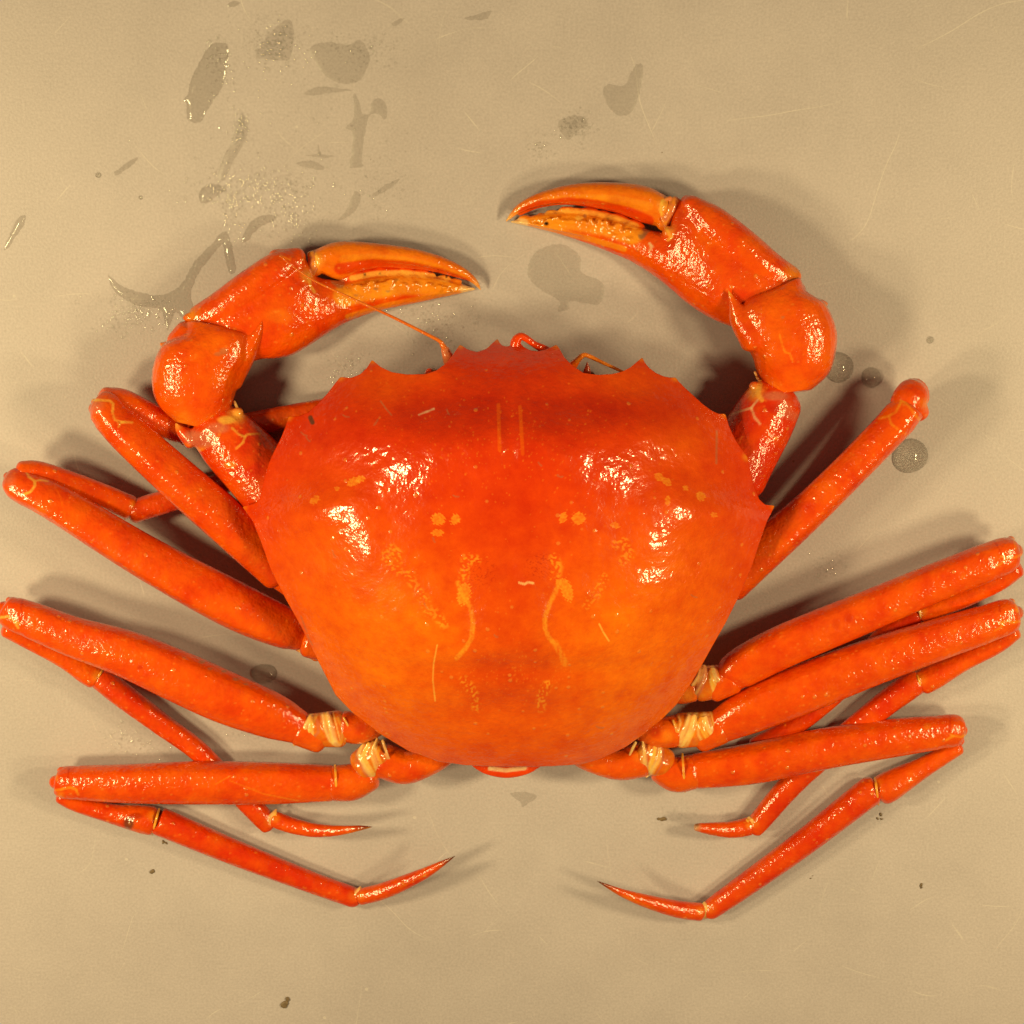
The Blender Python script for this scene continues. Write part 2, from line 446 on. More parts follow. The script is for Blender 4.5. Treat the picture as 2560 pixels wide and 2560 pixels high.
def carapace():
    o = np.array(OUT, float)
    th = np.arctan2(o[:, 1] - CY, o[:, 0] - CX); rr = np.hypot(o[:, 0] - CX, o[:, 1] - CY)
    # dense outline along its own length, then as radius per angle
    d = np.vstack([o, o[:1]])
    dense = []
    for a, b in zip(d[:-1], d[1:]):
        k = max(1, int(np.hypot(*(b - a)) / 2.2))
        for t in np.arange(k) / k: dense.append(a + (b - a) * t)
    dense = np.array(dense)
    for _ in range(3):
        dense = 0.25 * np.roll(dense, 1, 0) + 0.5 * dense + 0.25 * np.roll(dense, -1, 0)
    ang = np.unwrap(np.arctan2(dense[:, 1] - CY, dense[:, 0] - CX)); R = np.hypot(dense[:, 0] - CX, dense[:, 1] - CY)
    n = len(dense)
    # smooth companion outline without teeth
    Rs = R.copy(); A = ang.copy()
    w = 75
    ker = np.hanning(2 * w + 1); ker /= ker.sum()
    Rm = np.max([np.roll(R, k) for k in range(-w, w + 1, 3)], axis=0)
    for _ in range(2): Rm = np.convolve(np.concatenate([Rm[-w:], Rm, Rm[:w]]), ker, 'valid')
    Rs = np.maximum(Rm, 1.0)
    span = 2 * np.pi * np.sign(ang[-1] - ang[0])
    ext = np.concatenate([ang[-w:] - span, ang, ang[:w] + span])
    As = np.convolve(ext, ker, 'valid')
    NT = 210
    t = np.linspace(0, 1, NT + 1)[1:]
    t = 1 - (1 - t) ** 1.12
    tt = t[:, None]
    rad_ = tt * Rs[None, :] + (R - Rs)[None, :] * (sm(tt, 0.74, 1.0) ** 1.4)
    aa = As[None, :] + (ang - As)[None, :] * (sm(tt, 0.78, 1.0) ** 1.2)
    px = CX + rad_ * np.cos(aa); py = CY + rad_ * np.sin(aa)
    def zf(px, py):
        a = np.arctan2(py - CY, px - CX)
        rs = np.interp(np.mod(a, 2 * np.pi), np.mod(As, 2 * np.pi), Rs, period=2 * np.pi)
        q = np.clip(np.hypot(px - CX, py - CY) / rs, 0, 1)
        Y = (py - CY) / 480.0; front = sm(-Y, 0.0, 1.0); rear = sm(Y, -0.15, 0.75)
        rim = 178 + 12 * front - 22 * sm(Y, 0.2, 1.0)
        p = 2.7
        dome = (1 - q ** p)
        z = rim + 240 * dome + rear * 24 * (1 - q ** 14) - 0.075 * (py - CY) * (1 - q ** 4)
        g = lambda x, y, sx, sy, amp, rot=0: amp * np.exp(-0.5 * ((((px - x) * math.cos(rot) + (py - y) * math.sin(rot)) / sx) ** 2 + (((py - y) * math.cos(rot) - (px - x) * math.sin(rot)) / sy) ** 2))
        for s in (-1, 1):
            X = lambda v: CX + s * v
            z = z + g(X(205), 1012, 110, 52, -24) + g(X(95), 1100, 110, 60, 14) + g(X(330), 960, 130, 40, -9)
            z = z + g(X(275), 1360, 46, 110, -7, s * 0.35) + g(X(400), 1310, 130, 80, 15, s * -0.5)
            z = z + g(X(545), 1290, 105, 36, 25, s * 0.12) + g(X(430), 1175, 150, 36, -7, s * 0.3)
            z = z + g(X(310), 1620, 190, 210, 22) + g(X(122), 1560, 30, 105, -9) + g(X(60), 1770, 60, 36, -8) + g(X(150), 1410, 60, 26, -5, s * 0.5)
            z = z + g(X(480), 1395, 150, 30, -3, s * -0.15)
        z = z + g(1275, 1200, 190, 130, 8) + g(1275, 1590, 80, 90, 13) + g(1275, 1672, 190, 22, -15) + g(1275, 1075, 14, 60, -7) + g(1275, 1450, 20, 60, -5) + g(1275, 1250, 120, 16, -4) + g(1275, 1350, 90, 40, -6)
        z = z + g(1246, 1065, 9, 55, 3.5) + g(1302, 1070, 9, 55, 3.5)
        z = z + 2.2 * fbm(px, py, 240, 1.7) + 0.9 * fbm(px, py, 75, 4.1)
        return z
    z = zf(px, py)
    V = [at(np.array([CX]), np.array([CY]), zf(np.array([CX]), np.array([CY])))]
    V.append(at(px, py, z).reshape(-1, 3))
    # shell thickness: turns under at the rim
    under = []
    for i, (q, dz) in enumerate(((0.99, 7), (0.965, 16), (0.92, 34), (0.86, 60))):
        r2 = q * R
        x2 = CX + r2 * np.cos(ang); y2 = CY + r2 * np.sin(ang)
        under.append(at(x2, y2, zf(CX + R * np.cos(ang), CY + R * np.sin(ang)) - dz))
    V += under
    V = np.vstack(V)
    F = []
    rows = NT + len(under)
    idx = np.arange(n); nx = np.roll(idx, -1)
    F = [(0, 1 + int(b), 1 + int(a)) for a, b in zip(idx, nx)]
    for i in range(rows - 1):
        o0 = 1 + i * n; o1 = o0 + n
        F += list(zip((o0 + idx).tolist(), (o0 + nx).tolist(), (o1 + nx).tolist(), (o1 + idx).tolist()))
    me = bpy.data.meshes.new('carapace')
    me.from_pydata(V.tolist(), [], F)
    rr_ = np.random.default_rng(11)
    dots = []
    for _ in range(760):
        u = rr_.random()
        if u < 0.45: x, y = rr_.normal(1275, 210), rr_.normal(1110, 75)
        elif u < 0.65: x, y = rr_.normal(1275, 110), rr_.normal(1690, 45)
        else: x, y = rr_.normal(1275, 270), rr_.normal(1400, 230)
        dots.append((x, y, rr_.uniform(1.1, 3.0), rr_.uniform(.2, .6)))
    def paint(px, py, z):
        c = np.tile(RED, (len(px), 1))
        f = fbm(px, py, 330, 2.2); f2 = fbm(px, py, 90, 5.5)
        gg = lambda x, y, sx, sy: np.exp(-0.5 * (((px - x) / sx) ** 2 + ((py - y) / sy) ** 2))
        c = blend(c, np.clip(0.30 + 0.35 * f + 0.15 * f2, 0, 1), LEGC)
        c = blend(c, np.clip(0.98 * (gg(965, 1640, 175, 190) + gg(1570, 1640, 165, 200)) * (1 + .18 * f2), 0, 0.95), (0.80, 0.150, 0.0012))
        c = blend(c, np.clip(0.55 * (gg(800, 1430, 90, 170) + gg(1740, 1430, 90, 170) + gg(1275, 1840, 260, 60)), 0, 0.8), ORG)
        c = blend(c, np.clip(0.5 * (gg(980, 960, 90, 40) + gg(1560, 960, 90, 40) + gg(1700, 1090, 70, 60)), 0, 0.7), ORG * 0.95)
        c = blend(c, np.clip(0.75 * (gg(1110, 1015, 110, 38) + gg(1490, 1015, 110, 38)) + 0.3 * gg(1280, 1690, 150, 30) + .2 * gg(1280, 1480, 60, 180) + .4 * (gg(800, 1030, 90, 60) + gg(1690, 1030, 60, 40)), 0, 0.85), DEEP)  # deeper red areas; the two front bands paint in the shading of the hollows
        # pale margin of the teeth
        for tip in ((1244,846),(1294,850),(1391,861),(1606,893),(1689,943),(1813,1034),(1868,1142),(1937,1264),(606,1267),(721,1041),(851,942),(930,899),(1150,861)):
            c = near(c, px, py, *tip, 18, AMB, 0.7)
        # muscle scars
        Y2 = np.array([0.78, 0.26, 0.015])
        for x, y, rx, ry, a in ((885,1204,17,9,-.4),(901,1197,11,7,-.4),(787,1250,13,8,-.7),(843,1222,6,5,0),(1096,1298,16,14,0),(1138,1299,10,13,.5),(1094,1332,14,8,.1),
                                (1648,1193,12,9,.5),(1666,1204,14,8,.6),(1714,1220,6,6,0),(1669,1252,5,12,0),(1752,1241,11,10,.4),(1785,1287,7,6,0),(1408,1294,9,13,.2),(1447,1296,16,14,0),(1538,1313,11,7,.2),
                                (1160,1485,15,26,.25),(1416,1474,13,28,-.35)):
            u = (px - x) * math.cos(a) + (py - y) * math.sin(a); v = (py - y) * math.cos(a) - (px - x) * math.sin(a)
            e = np.hypot(u / rx, v / ry) * (1 + .22 * np.sin(u * .55 + x) * np.sin(v * .6 + y)) 
            cell = np.clip(.5 + 1.3 * ragged(px, py, e < 1.6, 6.0, x), 0, 1)
            c = blend(c, (1 - sm(e, .7, 1.15)) * (0.45 + .45 * cell) * .8, Y2)
            c = blend(c, (1 - sm(abs(e - .95), .04, .16)) * .5, Y2 * (1.1, 1.25, 1.6))
        for poly, w, k in (([(1145,1456),(1152,1480),(1165,1498),(1177,1520),(1183,1558),(1179,1595),(1163,1622),(1142,1645)], 5, .8),
                           ([(1399,1453),(1386,1485),(1374,1509),(1362,1545),(1363,1570),(1371,1593),(1384,1607)], 5, .8),
                           ([(1388,1608),(1400,1630),(1413,1658)], 7, .6)):
            d = seg_d(px, py, poly)
            bead = np.clip(.8 + 1.0 * ragged(px, py, d < w * 2, 6.0, w), .1, 1)
            c = blend(c, (1 - sm(d, w * .6, w * 1.7)) * k * bead, Y2)
        for poly in ([(978,1372),(964,1392),(975,1416),(996,1428)], [(968,1384),(990,1380),(1000,1396)], [(1018,1436),(1040,1470),(1060,1500),(1072,1530)], [(1085,1530),(1110,1560)],
                     [(1562,1365),(1575,1385),(1557,1402)], [(1540,1362),(1560,1355)], [(1510,1445),(1495,1478),(1468,1512)], [(1160,1700),(1182,1728),(1192,1768)], [(1368,1712),(1354,1740),(1352,1768)], [(1190,1400),(1165,1400),(1160,1440)], [(1385,1395),(1395,1420),(1385,1455)]):
            d = seg_d(px, py, poly)
            v = ragged(px, py, d < 18, 7.0, poly[0][0] * .1)
            c = blend(c, (1 - sm(d, 6, 18)) * sm(v, .0, .22) * .72, Y2)
        # netted, wrinkled patches beside the midline
        for x, y, sx, sy in ((1205, 1430, 40, 45), (1350, 1415, 45, 40)):
            e = np.hypot((px - x) / sx, (py - y) / sy)
            v = ragged(px, py, e < 1.25, 11.0, x * .1)
            c = blend(c, (1 - sm(e, .6, 1.2)) * (1 - sm(abs(v), .0, .09)) * .5, DEEP * .7)
        # scratches and flecks
        c = line(c, px, py, [(1093,1612),(1084,1660),(1082,1700),(1088,1752)], .8, YEL, .7)
        c = line(c, px, py, [(1498,1560),(1504,1572),(1508,1580),(1522,1602)], 1.2, YEL, .75)
        c = line(c, px, py, [(1298,1457),(1310,1460),(1322,1456),(1333,1458)], 1.8, (.8, .5, .2), .75)
        c = line(c, px, py, [(1047,1037),(1065,1030),(1085,1022)], 1.2, (.62, .33, .2), .8)
        c = line(c, px, py, [(1792,1078),(1791,1158)], 1.6, GREY * 1.1, .45)
        c = line(c, px, py, [(1246,1012),(1249,1125)], 3, ORG, .45)
        c = line(c, px, py, [(1300,1017),(1307,1135)], 3, ORG, .45)
        c = line(c, px, py, [(776,1044),(781,1056)], 4.0, DARK * 1.4, .9)
        for x, y, a, l in ((965,1020,.9,22),(865,1040,.3,8),(760,1085,.5,9),(770,1098,.8,7),(940,1055,2.2,9),(1120,1030,1.1,6),(1400,1190,.3,7),(1085,1350,1.2,6),(1065,1515,1.0,8),(760,1560,1.2,20),(775,1600,1.1,14),(1500,1818,.2,9),(1140,1240,.2,7),(1735,1490,.4,8),(835,1385,1.1,10),(1350,1160,.8,6),(1240,1590,.5,5)):
            c = line(c, px, py, [(x - l * math.cos(a), y - l * math.sin(a)), (x, y + 2), (x + l * math.cos(a), y + l * math.sin(a))], 1.0, GREY, .42)
        # light dots, binned for speed
        for x, y, r, k in dots:
            m = (abs(px - x) < r * 2) & (abs(py - y) < r * 2)
            if m.any():
                kk = k * (1 - sm(np.hypot(px[m] - x, py[m] - y), r * .4, r * 1.25))
                c[m] = c[m] * (1 - kk[:, None]) + np.array([.74, .17, .012]) * kk[:, None]
        return c
    finish(me, V, 'carapace', SHELL, crab, paint)
    # body under the shell
    R_ = Raw()
    rings = []
    Rn = np.min([np.roll(R, k) for k in range(-w, w + 1, 3)], axis=0)
    Rn = np.convolve(np.concatenate([Rn[-w:], Rn, Rn[:w]]), ker, 'valid')
    k = np.arange(0, n, 8)
    for q, zz in ((0.93, 150), (0.88, 118), (0.80, 80), (0.68, 45), (0.48, 22), (0.2, 18)):
        shift = 0
        rings.append(at(CX + Rn[k] * q * np.cos(As[k]), CY + shift + Rn[k] * q * np.sin(As[k]), np.full(len(k), zz)))
    rings.reverse()
    R_.rings(rings)
    R_.build('underbody', LIMB, crab, paint=lambda px, py, z: np.tile(ORG * .9, (len(px), 1)))
carapace()

# tail flap showing behind the rear rim
r_ = Raw()
r_.tube([(1178,1905,120,8),(1215,1922,112,14),(1265,1929,108,17),(1315,1923,112,14),(1355,1906,120,8)], flat=.55, step=4)
r_.tube([(1265,1800,84,90),(1265,1850,92,84),(1265,1898,100,72)], flat=.3, cap=(.3, .1))
r_.build('abdomen', LIMB, crab, fuse=3, paint=lambda px, py, z: line(np.tile(LEGC, (len(px), 1)), px, py, [(1225,1921),(1265,1926),(1312,1920)], 3.5, PALE, .8))

# ---- limbs
def limb_paint(base=LEGC, ends=(), lines=(), spots=(), seed=0.0, orange=0.35):
    def f(px, py, z):
        c = np.tile(np.asarray(base, float), (len(px), 1))
        v = fbm(px, py, 150, seed + 1.1); v2 = fbm(px, py, 45, seed + 3.3)
        c = blend(c, np.clip(orange + .30 * v + .12 * v2, 0, 1), ORG * .93)
        c = blend(c, np.clip(-.25 * v - .1 * v2 - .05, 0, .5), DEEP)
        for x, y, r, col, k in ends: c = near(c, px, py, x, y, r, col, k)
        for poly, w, col, k in lines: c = line(c, px, py, poly, w * (.75 if w < 4 else 1), col, k * np.clip(.72 + .35 * v2, .25, 1) if w < 4 else k)
        g = np.random.default_rng(int(seed * 100) + 5)
        x0, x1, y0, y1 = px.min(), px.max(), py.min(), py.max()
        for _ in range(int((x1 - x0) * (y1 - y0) / 1300)):
            x, y = g.uniform(x0, x1), g.uniform(y0, y1); rx = g.uniform(2, 5)
            m = (abs(px - x) < 10) & (abs(py - y) < 10)
            if m.any():
                kk = g.uniform(.15, .6) * (1 - sm(np.hypot((px[m] - x) / rx, (py[m] - y) / 3.0), .4, 1.2))
                c[m] = c[m] * (1 - kk[:, None]) + np.array([.74, .19, .02]) * kk[:, None]
        for x, y, rx, ry, col, k in spots:
            c = blend(c, k * (1 - sm(np.hypot((px - x) / rx, (py - y) / ry), .5, 1.1)), col)
        return c
    return f

def seg(name, parts, parent, mat=None, fuse=3.2, smooth=4, flat=0.95, knobs=(), ridge=None, **kw):
    r = Raw()
    for b_ in knobs: r.ball(*b_)
    pw = 1.0 if name in ('walking_leg', 'shin', 'knee') else 1.0
    for p in parts:
        if isinstance(p, dict): r.tube(p['p'], flat=p.get('flat', flat), cap=p.get('cap', (.6, .6)), step=4, power=pw)
        else: r.tube(p, flat=flat, cap=(.55, .2 if name == 'walking_leg' and p is parts[-1] else .55), step=4, power=pw, ridge=ridge, n=36)
    return r.build(name, mat or LIMB, parent, fuse=fuse, smooth=smooth, paint=limb_paint(**kw))

def strands(polys, parent, w=5.0, z=None, seed=1):
    """pale stretched joint skin: a bundle of thin cords on a pink bed"""
    r = Raw()
    for bed in polys.get('bed', ()): r.tube(bed, flat=.8, cap=(.5, .5), step=4)
    beds = [catmull(b_, 4) for b_ in polys.get('bed', ())]
    def lie(x, y, zz):
        best = None
        for B in beds:
            d = np.hypot(B[:, 0] - x, B[:, 1] - y); k = int(d.argmin())
            top = B[k, 2] + .8 * math.sqrt(max(B[k, 3] ** 2 - d[k] ** 2, 0))
            if d[k] < B[k, 3] * 1.15: best = top if best is None else max(best, top)
        return zz - 6 if best is None else best
    for s in polys['cords']:
        mx_, my_ = np.mean([k[0] for k in s]), np.mean([k[1] for k in s])
        P = catmull([(q[0] + .12 * (mx_ - q[0]), q[1] + .12 * (my_ - q[1]), q[2], q[3]) for q in s], 6)
        r.tube([(q[0], q[1], lie(q[0], q[1], q[2]) - .5 * q[3], q[3] * .9) for q in P], flat=.75, cap=(.8, .8), step=4, n=10)
    cords = [[(q[0], q[1]) for q in s] for s in polys['cords']]
    def f(px, py, zz):
        c = np.tile(np.array([.62, .10, .003]), (len(px), 1))
        c = blend(c, np.clip(.4 + .6 * fbm(px, py, 40, seed), 0, 1), np.array([.68, .19, .010]))
        c = blend(c, np.clip(.8 * fbm(px, py, 55, seed + 4) - .1, 0, .7), np.array([.50, .11, .04]))
        g = np.random.default_rng(int(px.mean()))
        for i, s in enumerate(cords):
            for k in range(5):
                o = g.normal(0, w * 1.3, 2); c = line(c, px, py, [(x + o[0], y + o[1]) for x, y in s], w * g.uniform(.15, .4), ((.78, .50, .16), (.76, .34, .03), PINK, (.74, .44, .12))[g.integers(4)], g.uniform(.3, .7))
            c = line(c, px, py, s, w * .3, ((.80, .56, .24), (.80, .45, .07), (.78, .52, .2))[i % 3], .45, 4.5)
        return c
    return r.build('joint_membrane', MEMB, parent, fuse=2.4, smooth=12, paint=f)

def ring(p0, p1, z, r, parent, col=AMB):
    """thin pale seam across a limb between two of its pieces"""
    t = Raw()
    x0, y0 = p0; x1, y1 = p1
    mx, my = (x0 + x1) / 2, (y0 + y1) / 2
    pts = [(x0, y0, z - r * .15, 3.4), ((x0 + mx) / 2, (y0 + my) / 2, z + r * .75, 3.8), (mx, my, z + r * .93, 4.0), ((x1 + mx) / 2, (y1 + my) / 2, z + r * .75, 3.8), (x1, y1, z - r * .15, 3.4)]
    t.tube(pts, flat=.9, n=10, step=3)
    t.build('joint_seam', MEMB, parent, fuse=2.2, smooth=2, paint=lambda px, py, zz: blend(np.tile(col, (len(px), 1)), np.clip(.5 + .5 * fbm(px, py, 22, 2), 0, 1), YEL))

# left front leg: folded double beneath the claw
L1 = seg('walking_leg', [[(700,1425,119,56),(578,1314,134,58),(450,1203,143,55),(328,1093,150,50),(275,1040,150,46)], [(282,1046,150,45),(258,1016,148,43),(243,1004,146,32)]], crab, ridge=1.75, knobs=((238,1006,134,11),(278,1010,136,12),(238,1022,118,17)),
    seed=.1, ends=((236,1010,34,PINK,.9),), lines=(([(232,1000),(252,1000),(275,1002),(283,1010),(281,1030),(287,1050),(303,1055),(330,1056)], 2.6, YEL, .85), ([(303,1055),(296,1068)], 1.8, YEL, .6)))
seg('knee', [[(262,1003,131,36),(305,1010,113,38),(360,1038,98,38),(420,1066,81,33),(455,1082,72,28)]], L1, seed=.2)
seg('shin', [[(455,1086,67,28),(560,1074,58,31),(690,1048,48,30),(830,1018,40,26),(880,1010,36,24)]], L1, seed=.3, base=RED)
seg('hip', [[(690,1415,115,50),(760,1465,108,46),(860,1510,100,44),(940,1540,95,44)]], L1, seed=.35, orange=.6)
# second left leg
L2 = seg('walking_leg', [[(752,1592,105,38),(715,1572,108,52),(585,1512,119,61),(369,1396,134,55),(143,1259,147,48),(70,1222,150,44)], [(75,1226,150,44),(38,1206,147,40),(22,1200,142,28)]], crab, ridge=2.15, knobs=((19,1190,136,11),(56,1172,138,11),(24,1205,130,17)),
    seed=.4, ends=((18,1194,30,PINK,.85),), lines=(([(5,1184),(22,1172),(52,1160),(62,1168),(72,1192),(86,1202),(88,1214),(76,1230),(60,1236)], 2.6, YEL, .85), ([(86,1202),(100,1200),(120,1203)], 1.8, YEL, .7), ([(135,1210),(150,1240),(160,1280),(166,1315)], 1.3, ORG, .6)))
seg('knee', [[(52,1176,143,24),(95,1180,125,28),(176,1208,104,30),(260,1240,84,30),(322,1268,72,32)]], L2, seed=.5, ends=((336,1262,20,AMB,.7),))
ring((338,1246), (312,1298), 70, 28, L2)
seg('shin', [[(332,1279,68,30),(425,1250,60,30),(540,1214,48,28),(690,1160,36,25)]], L2, seed=.6, base=RED)
strands({'bed': [[(752,1600,104,30),(800,1630,97,28)]], 'cords': [[(748,1628,110,5),(768,1634,110,5),(790,1640,106,4)], [(756,1620,113,5),(790,1628,109,4)]]}, L2)
seg('hip', [[(770,1605,112,40),(850,1620,105,42),(950,1640,98,44)]], L2, seed=.65, orange=.6)
# third left leg
L3 = seg('walking_leg', [[(745,1817,106,45),(677,1788,112,60),(559,1742,118,67),(435,1686,122,66),(311,1633,124,60),(186,1593,124,52),(80,1551,124,47)], [(84,1552,124,46),(37,1535,122,44),(14,1522,120,36)]], crab, ridge=1, knobs=((24,1502,112,11),(20,1556,110,12),(10,1522,100,20)),
    seed=.7, flat=.86, spots=((505,1655,10,5,GREY,.7),(560,1678,9,4,GREY,.7),(590,1698,12,5,GREY,.6),(525,1672,8,4,GREY,.6),(615,1710,8,4,GREY,.5),(350,1668,9,7,DEEP,.6)),
    lines=(([(60,1490),(52,1518),(56,1540)], 1.6, DEEP, .7), ([(0,1544),(20,1541),(34,1552),(46,1570)], 2.6, YEL, .85), ([(34,1552),(48,1558)], 1.8, YEL, .7)))
seg('knee', [[(20,1570,104,26),(60,1592,92,25),(155,1642,74,26),(215,1678,64,32),(236,1690,60,33)]], L3, seed=.8, flat=.9, ends=((244,1690,24,AMB,.7),))
ring((262,1668), (228,1716), 54, 30, L3)
seg('shin', [[(250,1694,56,31),(304,1736,54,32),(400,1808,46,29),(497,1879,40,27),(590,1978,34,27),(652,2040,32,28),(672,2064,32,24)]], L3, seed=.9, base=RED, orange=.2, ends=((676,2054,22,AMB,.5),))
strands({'bed': [[(668,2052,38,20),(690,2046,38,18)]], 'cords': [[(692,2022,46,5),(676,2040,56,6),(672,2062,48,5)], [(690,2030,54,5),(684,2056,52,5)]]}, L3, w=4)
seg('dactyl', [{'p': [(686,2048,36,22),(730,2064,44,21),(790,2076,60,18),(850,2076,80,13),(900,2070,98,7),(931,2067,108,1.2)], 'cap': (.5, .3)}], L3, fuse=2.0, smooth=2, seed=1.0,
    ends=((931,2067,72,DARK,.97),(690,2046,16,AMB,.6)), lines=(([(850,2090),(890,2080),(925,2070)], 3, AMB * .8, .6),))
seg('hip', [[(750,1822,104,44),(800,1838,98,46)], [(862,1815,104,40),(900,1820,106,40),(960,1795,104,36)]], L3, fuse=3, seed=1.1, orange=.6, ends=((840,1810,26,PINK,.8),(905,1820,30,DEEP,.7)))
strands({'bed': [[(765,1826,108,42),(850,1822,106,48)]], 'cords': [[(778,1785,146,6),(764,1815,150,8),(748,1848,140,6),(732,1868,116,5)], [(776,1790,152,6),(780,1820,154,7),(756,1846,148,5)], [(806,1780,148,7),(812,1815,154,9),(824,1846,146,7),(846,1864,130,5)], [(818,1776,146,5),(828,1812,152,7),(838,1852,138,6)], [(858,1790,148,5),(872,1820,146,5),(866,1850,136,5)]]}, L3, w=6)
# fourth left leg
L4 = seg('walking_leg', [[(826,1958,76,47),(683,1958,74,54),(497,1957,72,56),(311,1959,70,50),(200,1957,68,45)], [(204,1957,68,44),(160,1956,67,42),(146,1954,66,36)]], crab, ridge=1.1, knobs=((153,1927,66,11),(153,1980,66,13),(140,1955,54,18)),
    seed=1.2, flat=.9, lines=(([(172,1916),(170,1952)], 1.6, DEEP, .7), ([(138,1976),(160,1972),(176,1968),(190,1974),(194,1984)], 2.6, AMB, .9), ([(138,1925),(142,1950)], 3, AMB, .6), ([(575,1952),(660,1985),(745,2002)], 1.1, AMB, .5), ([(540,1960),(575,1940)], 1.0, AMB, .5)),
    ends=((150,1988,16,AMB,.5),))
seg('knee', [[(152,1990,46,20),(190,2008,40,22),(280,2034,38,26),(345,2046,38,36),(378,2052,38,38)]], L4, seed=1.3, base=RED, spots=((322,2058,16,20,DARK * 1.5,.8),(340,2040,20,10,DEEP * .6,.6)), ends=((380,2040,20,AMB,.6),))
ring((398,2022), (380,2086), 38, 36, L4)
seg('shin', [[(402,2056,38,37),(416,2060,38,37),(590,2133,34,33),(776,2205,30,28),(876,2241,29,27),(890,2250,28,24)]], L4, seed=1.4, base=RED, orange=.15, ends=((884,2240,22,AMB,.4),))
strands({'bed': [[(884,2240,32,22),(904,2238,34,20)]], 'cords': [[(902,2214,38,4),(890,2232,54,5),(894,2262,42,4)], [(908,2222,44,5),(902,2244,54,5),(906,2262,40,4)]]}, L4, w=4)
seg('dactyl', [{'p': [(902,2242,36,22),(950,2230,50,22),(1000,2211,66,20),(1060,2184,84,15),(1100,2162,98,9),(1138,2140,112,1.2)], 'cap': (.5, .3)}], L4, fuse=2.0, smooth=2, seed=1.5, base=RED, ends=((1138,2140,66,DARK,.95),(902,2240,16,AMB,.6)), lines=(([(1000,2218),(1070,2184)], 2, AMB * .8, .4),))
seg('hip', [[(836,1958,76,46),(880,1955,76,48),(925,1938,78,40)], [(960,1902,86,46),(1010,1918,92,44),(1060,1908,100,38),(1110,1885,96,32),(1170,1850,92,24)]], L4, fuse=3, seed=1.6, orange=.55, ends=((1040,1935,40,RED,.6),))
strands({'bed': [[(905,1915,88,42),(950,1880,96,46)]], 'cords': [[(912,1850,130,6),(896,1885,132,9),(915,1925,128,8),(938,1950,112,6)], [(922,1852,134,5),(906,1890,138,8),(934,1936,126,6)], [(944,1840,132,5),(930,1880,136,5),(948,1930,124,4)], [(955,1845,132,6),(970,1890,134,5),(982,1912,128,4),(968,1945,108,4)]]}, L4, w=5.5)
ring((838,1912), (842,2002), 76, 44, L4)

# right front leg: knee raised, folded straight down
R1 = seg('walking_leg', [[(1820,1455,119,56),(1900,1381,126,55),(2000,1296,133,48),(2105,1195,141,45),(2207,1091,147,45),(2252,1042,148,46)], [(2246,1050,148,45),(2274,1016,147,42)]], crab, ridge=1.15,
    seed=2.1, ends=((2262,1000,18,AMB,.7),), lines=(([(2237,993),(2258,1000),(2270,1012),(2290,1040),(2300,1050)], 3, AMB, .8), ([(2254,1002),(2240,1030),(2222,1040),(2198,1046)], 2.6, AMB, .8), ([(2222,1040),(2228,1060),(2244,1072)], 2.4, AMB, .8), ([(2245,1070),(2275,1098)], 1.5, ORG, .8)))
seg('knee', [[(2262,1016,138,40),(2274,996,136,42),(2284,986,122,42),(2278,998,96,38),(2262,1015,66,30)], [(2284,1012,138,34),(2304,1036,128,22)]], R1, seed=2.2, ends=((2312,1010,24,AMB,.5),))
seg('shin', [[(2255,1020,60,30),(2150,1140,48,30),(2030,1270,40,28),(1900,1400,34,25)]], R1, seed=2.3, base=RED)
seg('hip', [[(1835,1440,115,50),(1770,1490,108,46),(1680,1530,100,44),(1600,1560,95,44)]], R1, seed=2.35, orange=.6)
# second right leg
R2 = seg('walking_leg', [[(1822,1694,112,42),(1856,1668,116,52),(1967,1612,122,55),(2145,1538,128,53),(2323,1463,132,50),(2470,1405,134,49)], [(2464,1407,134,48),(2515,1388,132,46),(2536,1384,128,38)]], crab, ridge=2.1, knobs=((2527,1350,118,11),(2537,1406,116,12),(2538,1378,104,20)),
    seed=2.4, flat=.88, ends=((2552,1374,20,PINK,.9),), spots=((2090,1560,14,16,DEEP,.4),(2122,1545,14,14,DEEP,.4)), lines=(([(2486,1352),(2498,1372),(2506,1392)], 1.6, DEEP, .7), ([(2503,1391),(2520,1396),(2540,1392),(2556,1388)], 2.8, AMB, .9), ([(2514,1397),(2502,1410),(2492,1414)], 2, AMB, .7), ([(2528,1338),(2536,1350),(2540,1370)], 2.4, AMB, .7)))
seg('knee', [[(2540,1420,110,26),(2500,1448,96,28),(2434,1482,82,27),(2350,1516,70,28),(2308,1532,64,28)]], R2, seed=2.5, ends=((2304,1530,22,AMB,.7),))
ring((2296,1512), (2306,1556), 60, 26, R2, PALE)
seg('shin', [[(2290,1540,60,26),(2220,1580,54,28),(2120,1700,44,28),(2000,1804,38,27),(1890,1868,34,26)]], R2, seed=2.6, base=RED, orange=.15)
seg('hip', [[(1826,1694,110,44),(1780,1718,106,40)], [(1730,1718,108,38),(1690,1722,108,38),(1630,1700,104,34)]], R2, fuse=3, seed=2.7, orange=.6, ends=((1720,1735,30,AMB,.7),))
strands({'bed': [[(1815,1700,110,42),(1748,1710,110,46)]], 'cords': [[(1782,1668,150,6),(1790,1692,152,7),(1808,1712,146,6),(1832,1728,126,5)], [(1776,1668,152,5),(1778,1695,156,6),(1786,1720,146,5)], [(1762,1660,148,7),(1758,1690,156,9),(1745,1720,148,8),(1732,1742,130,6)], [(1752,1658,144,5),(1746,1690,150,6),(1728,1716,142,6)]]}, R2, w=6)
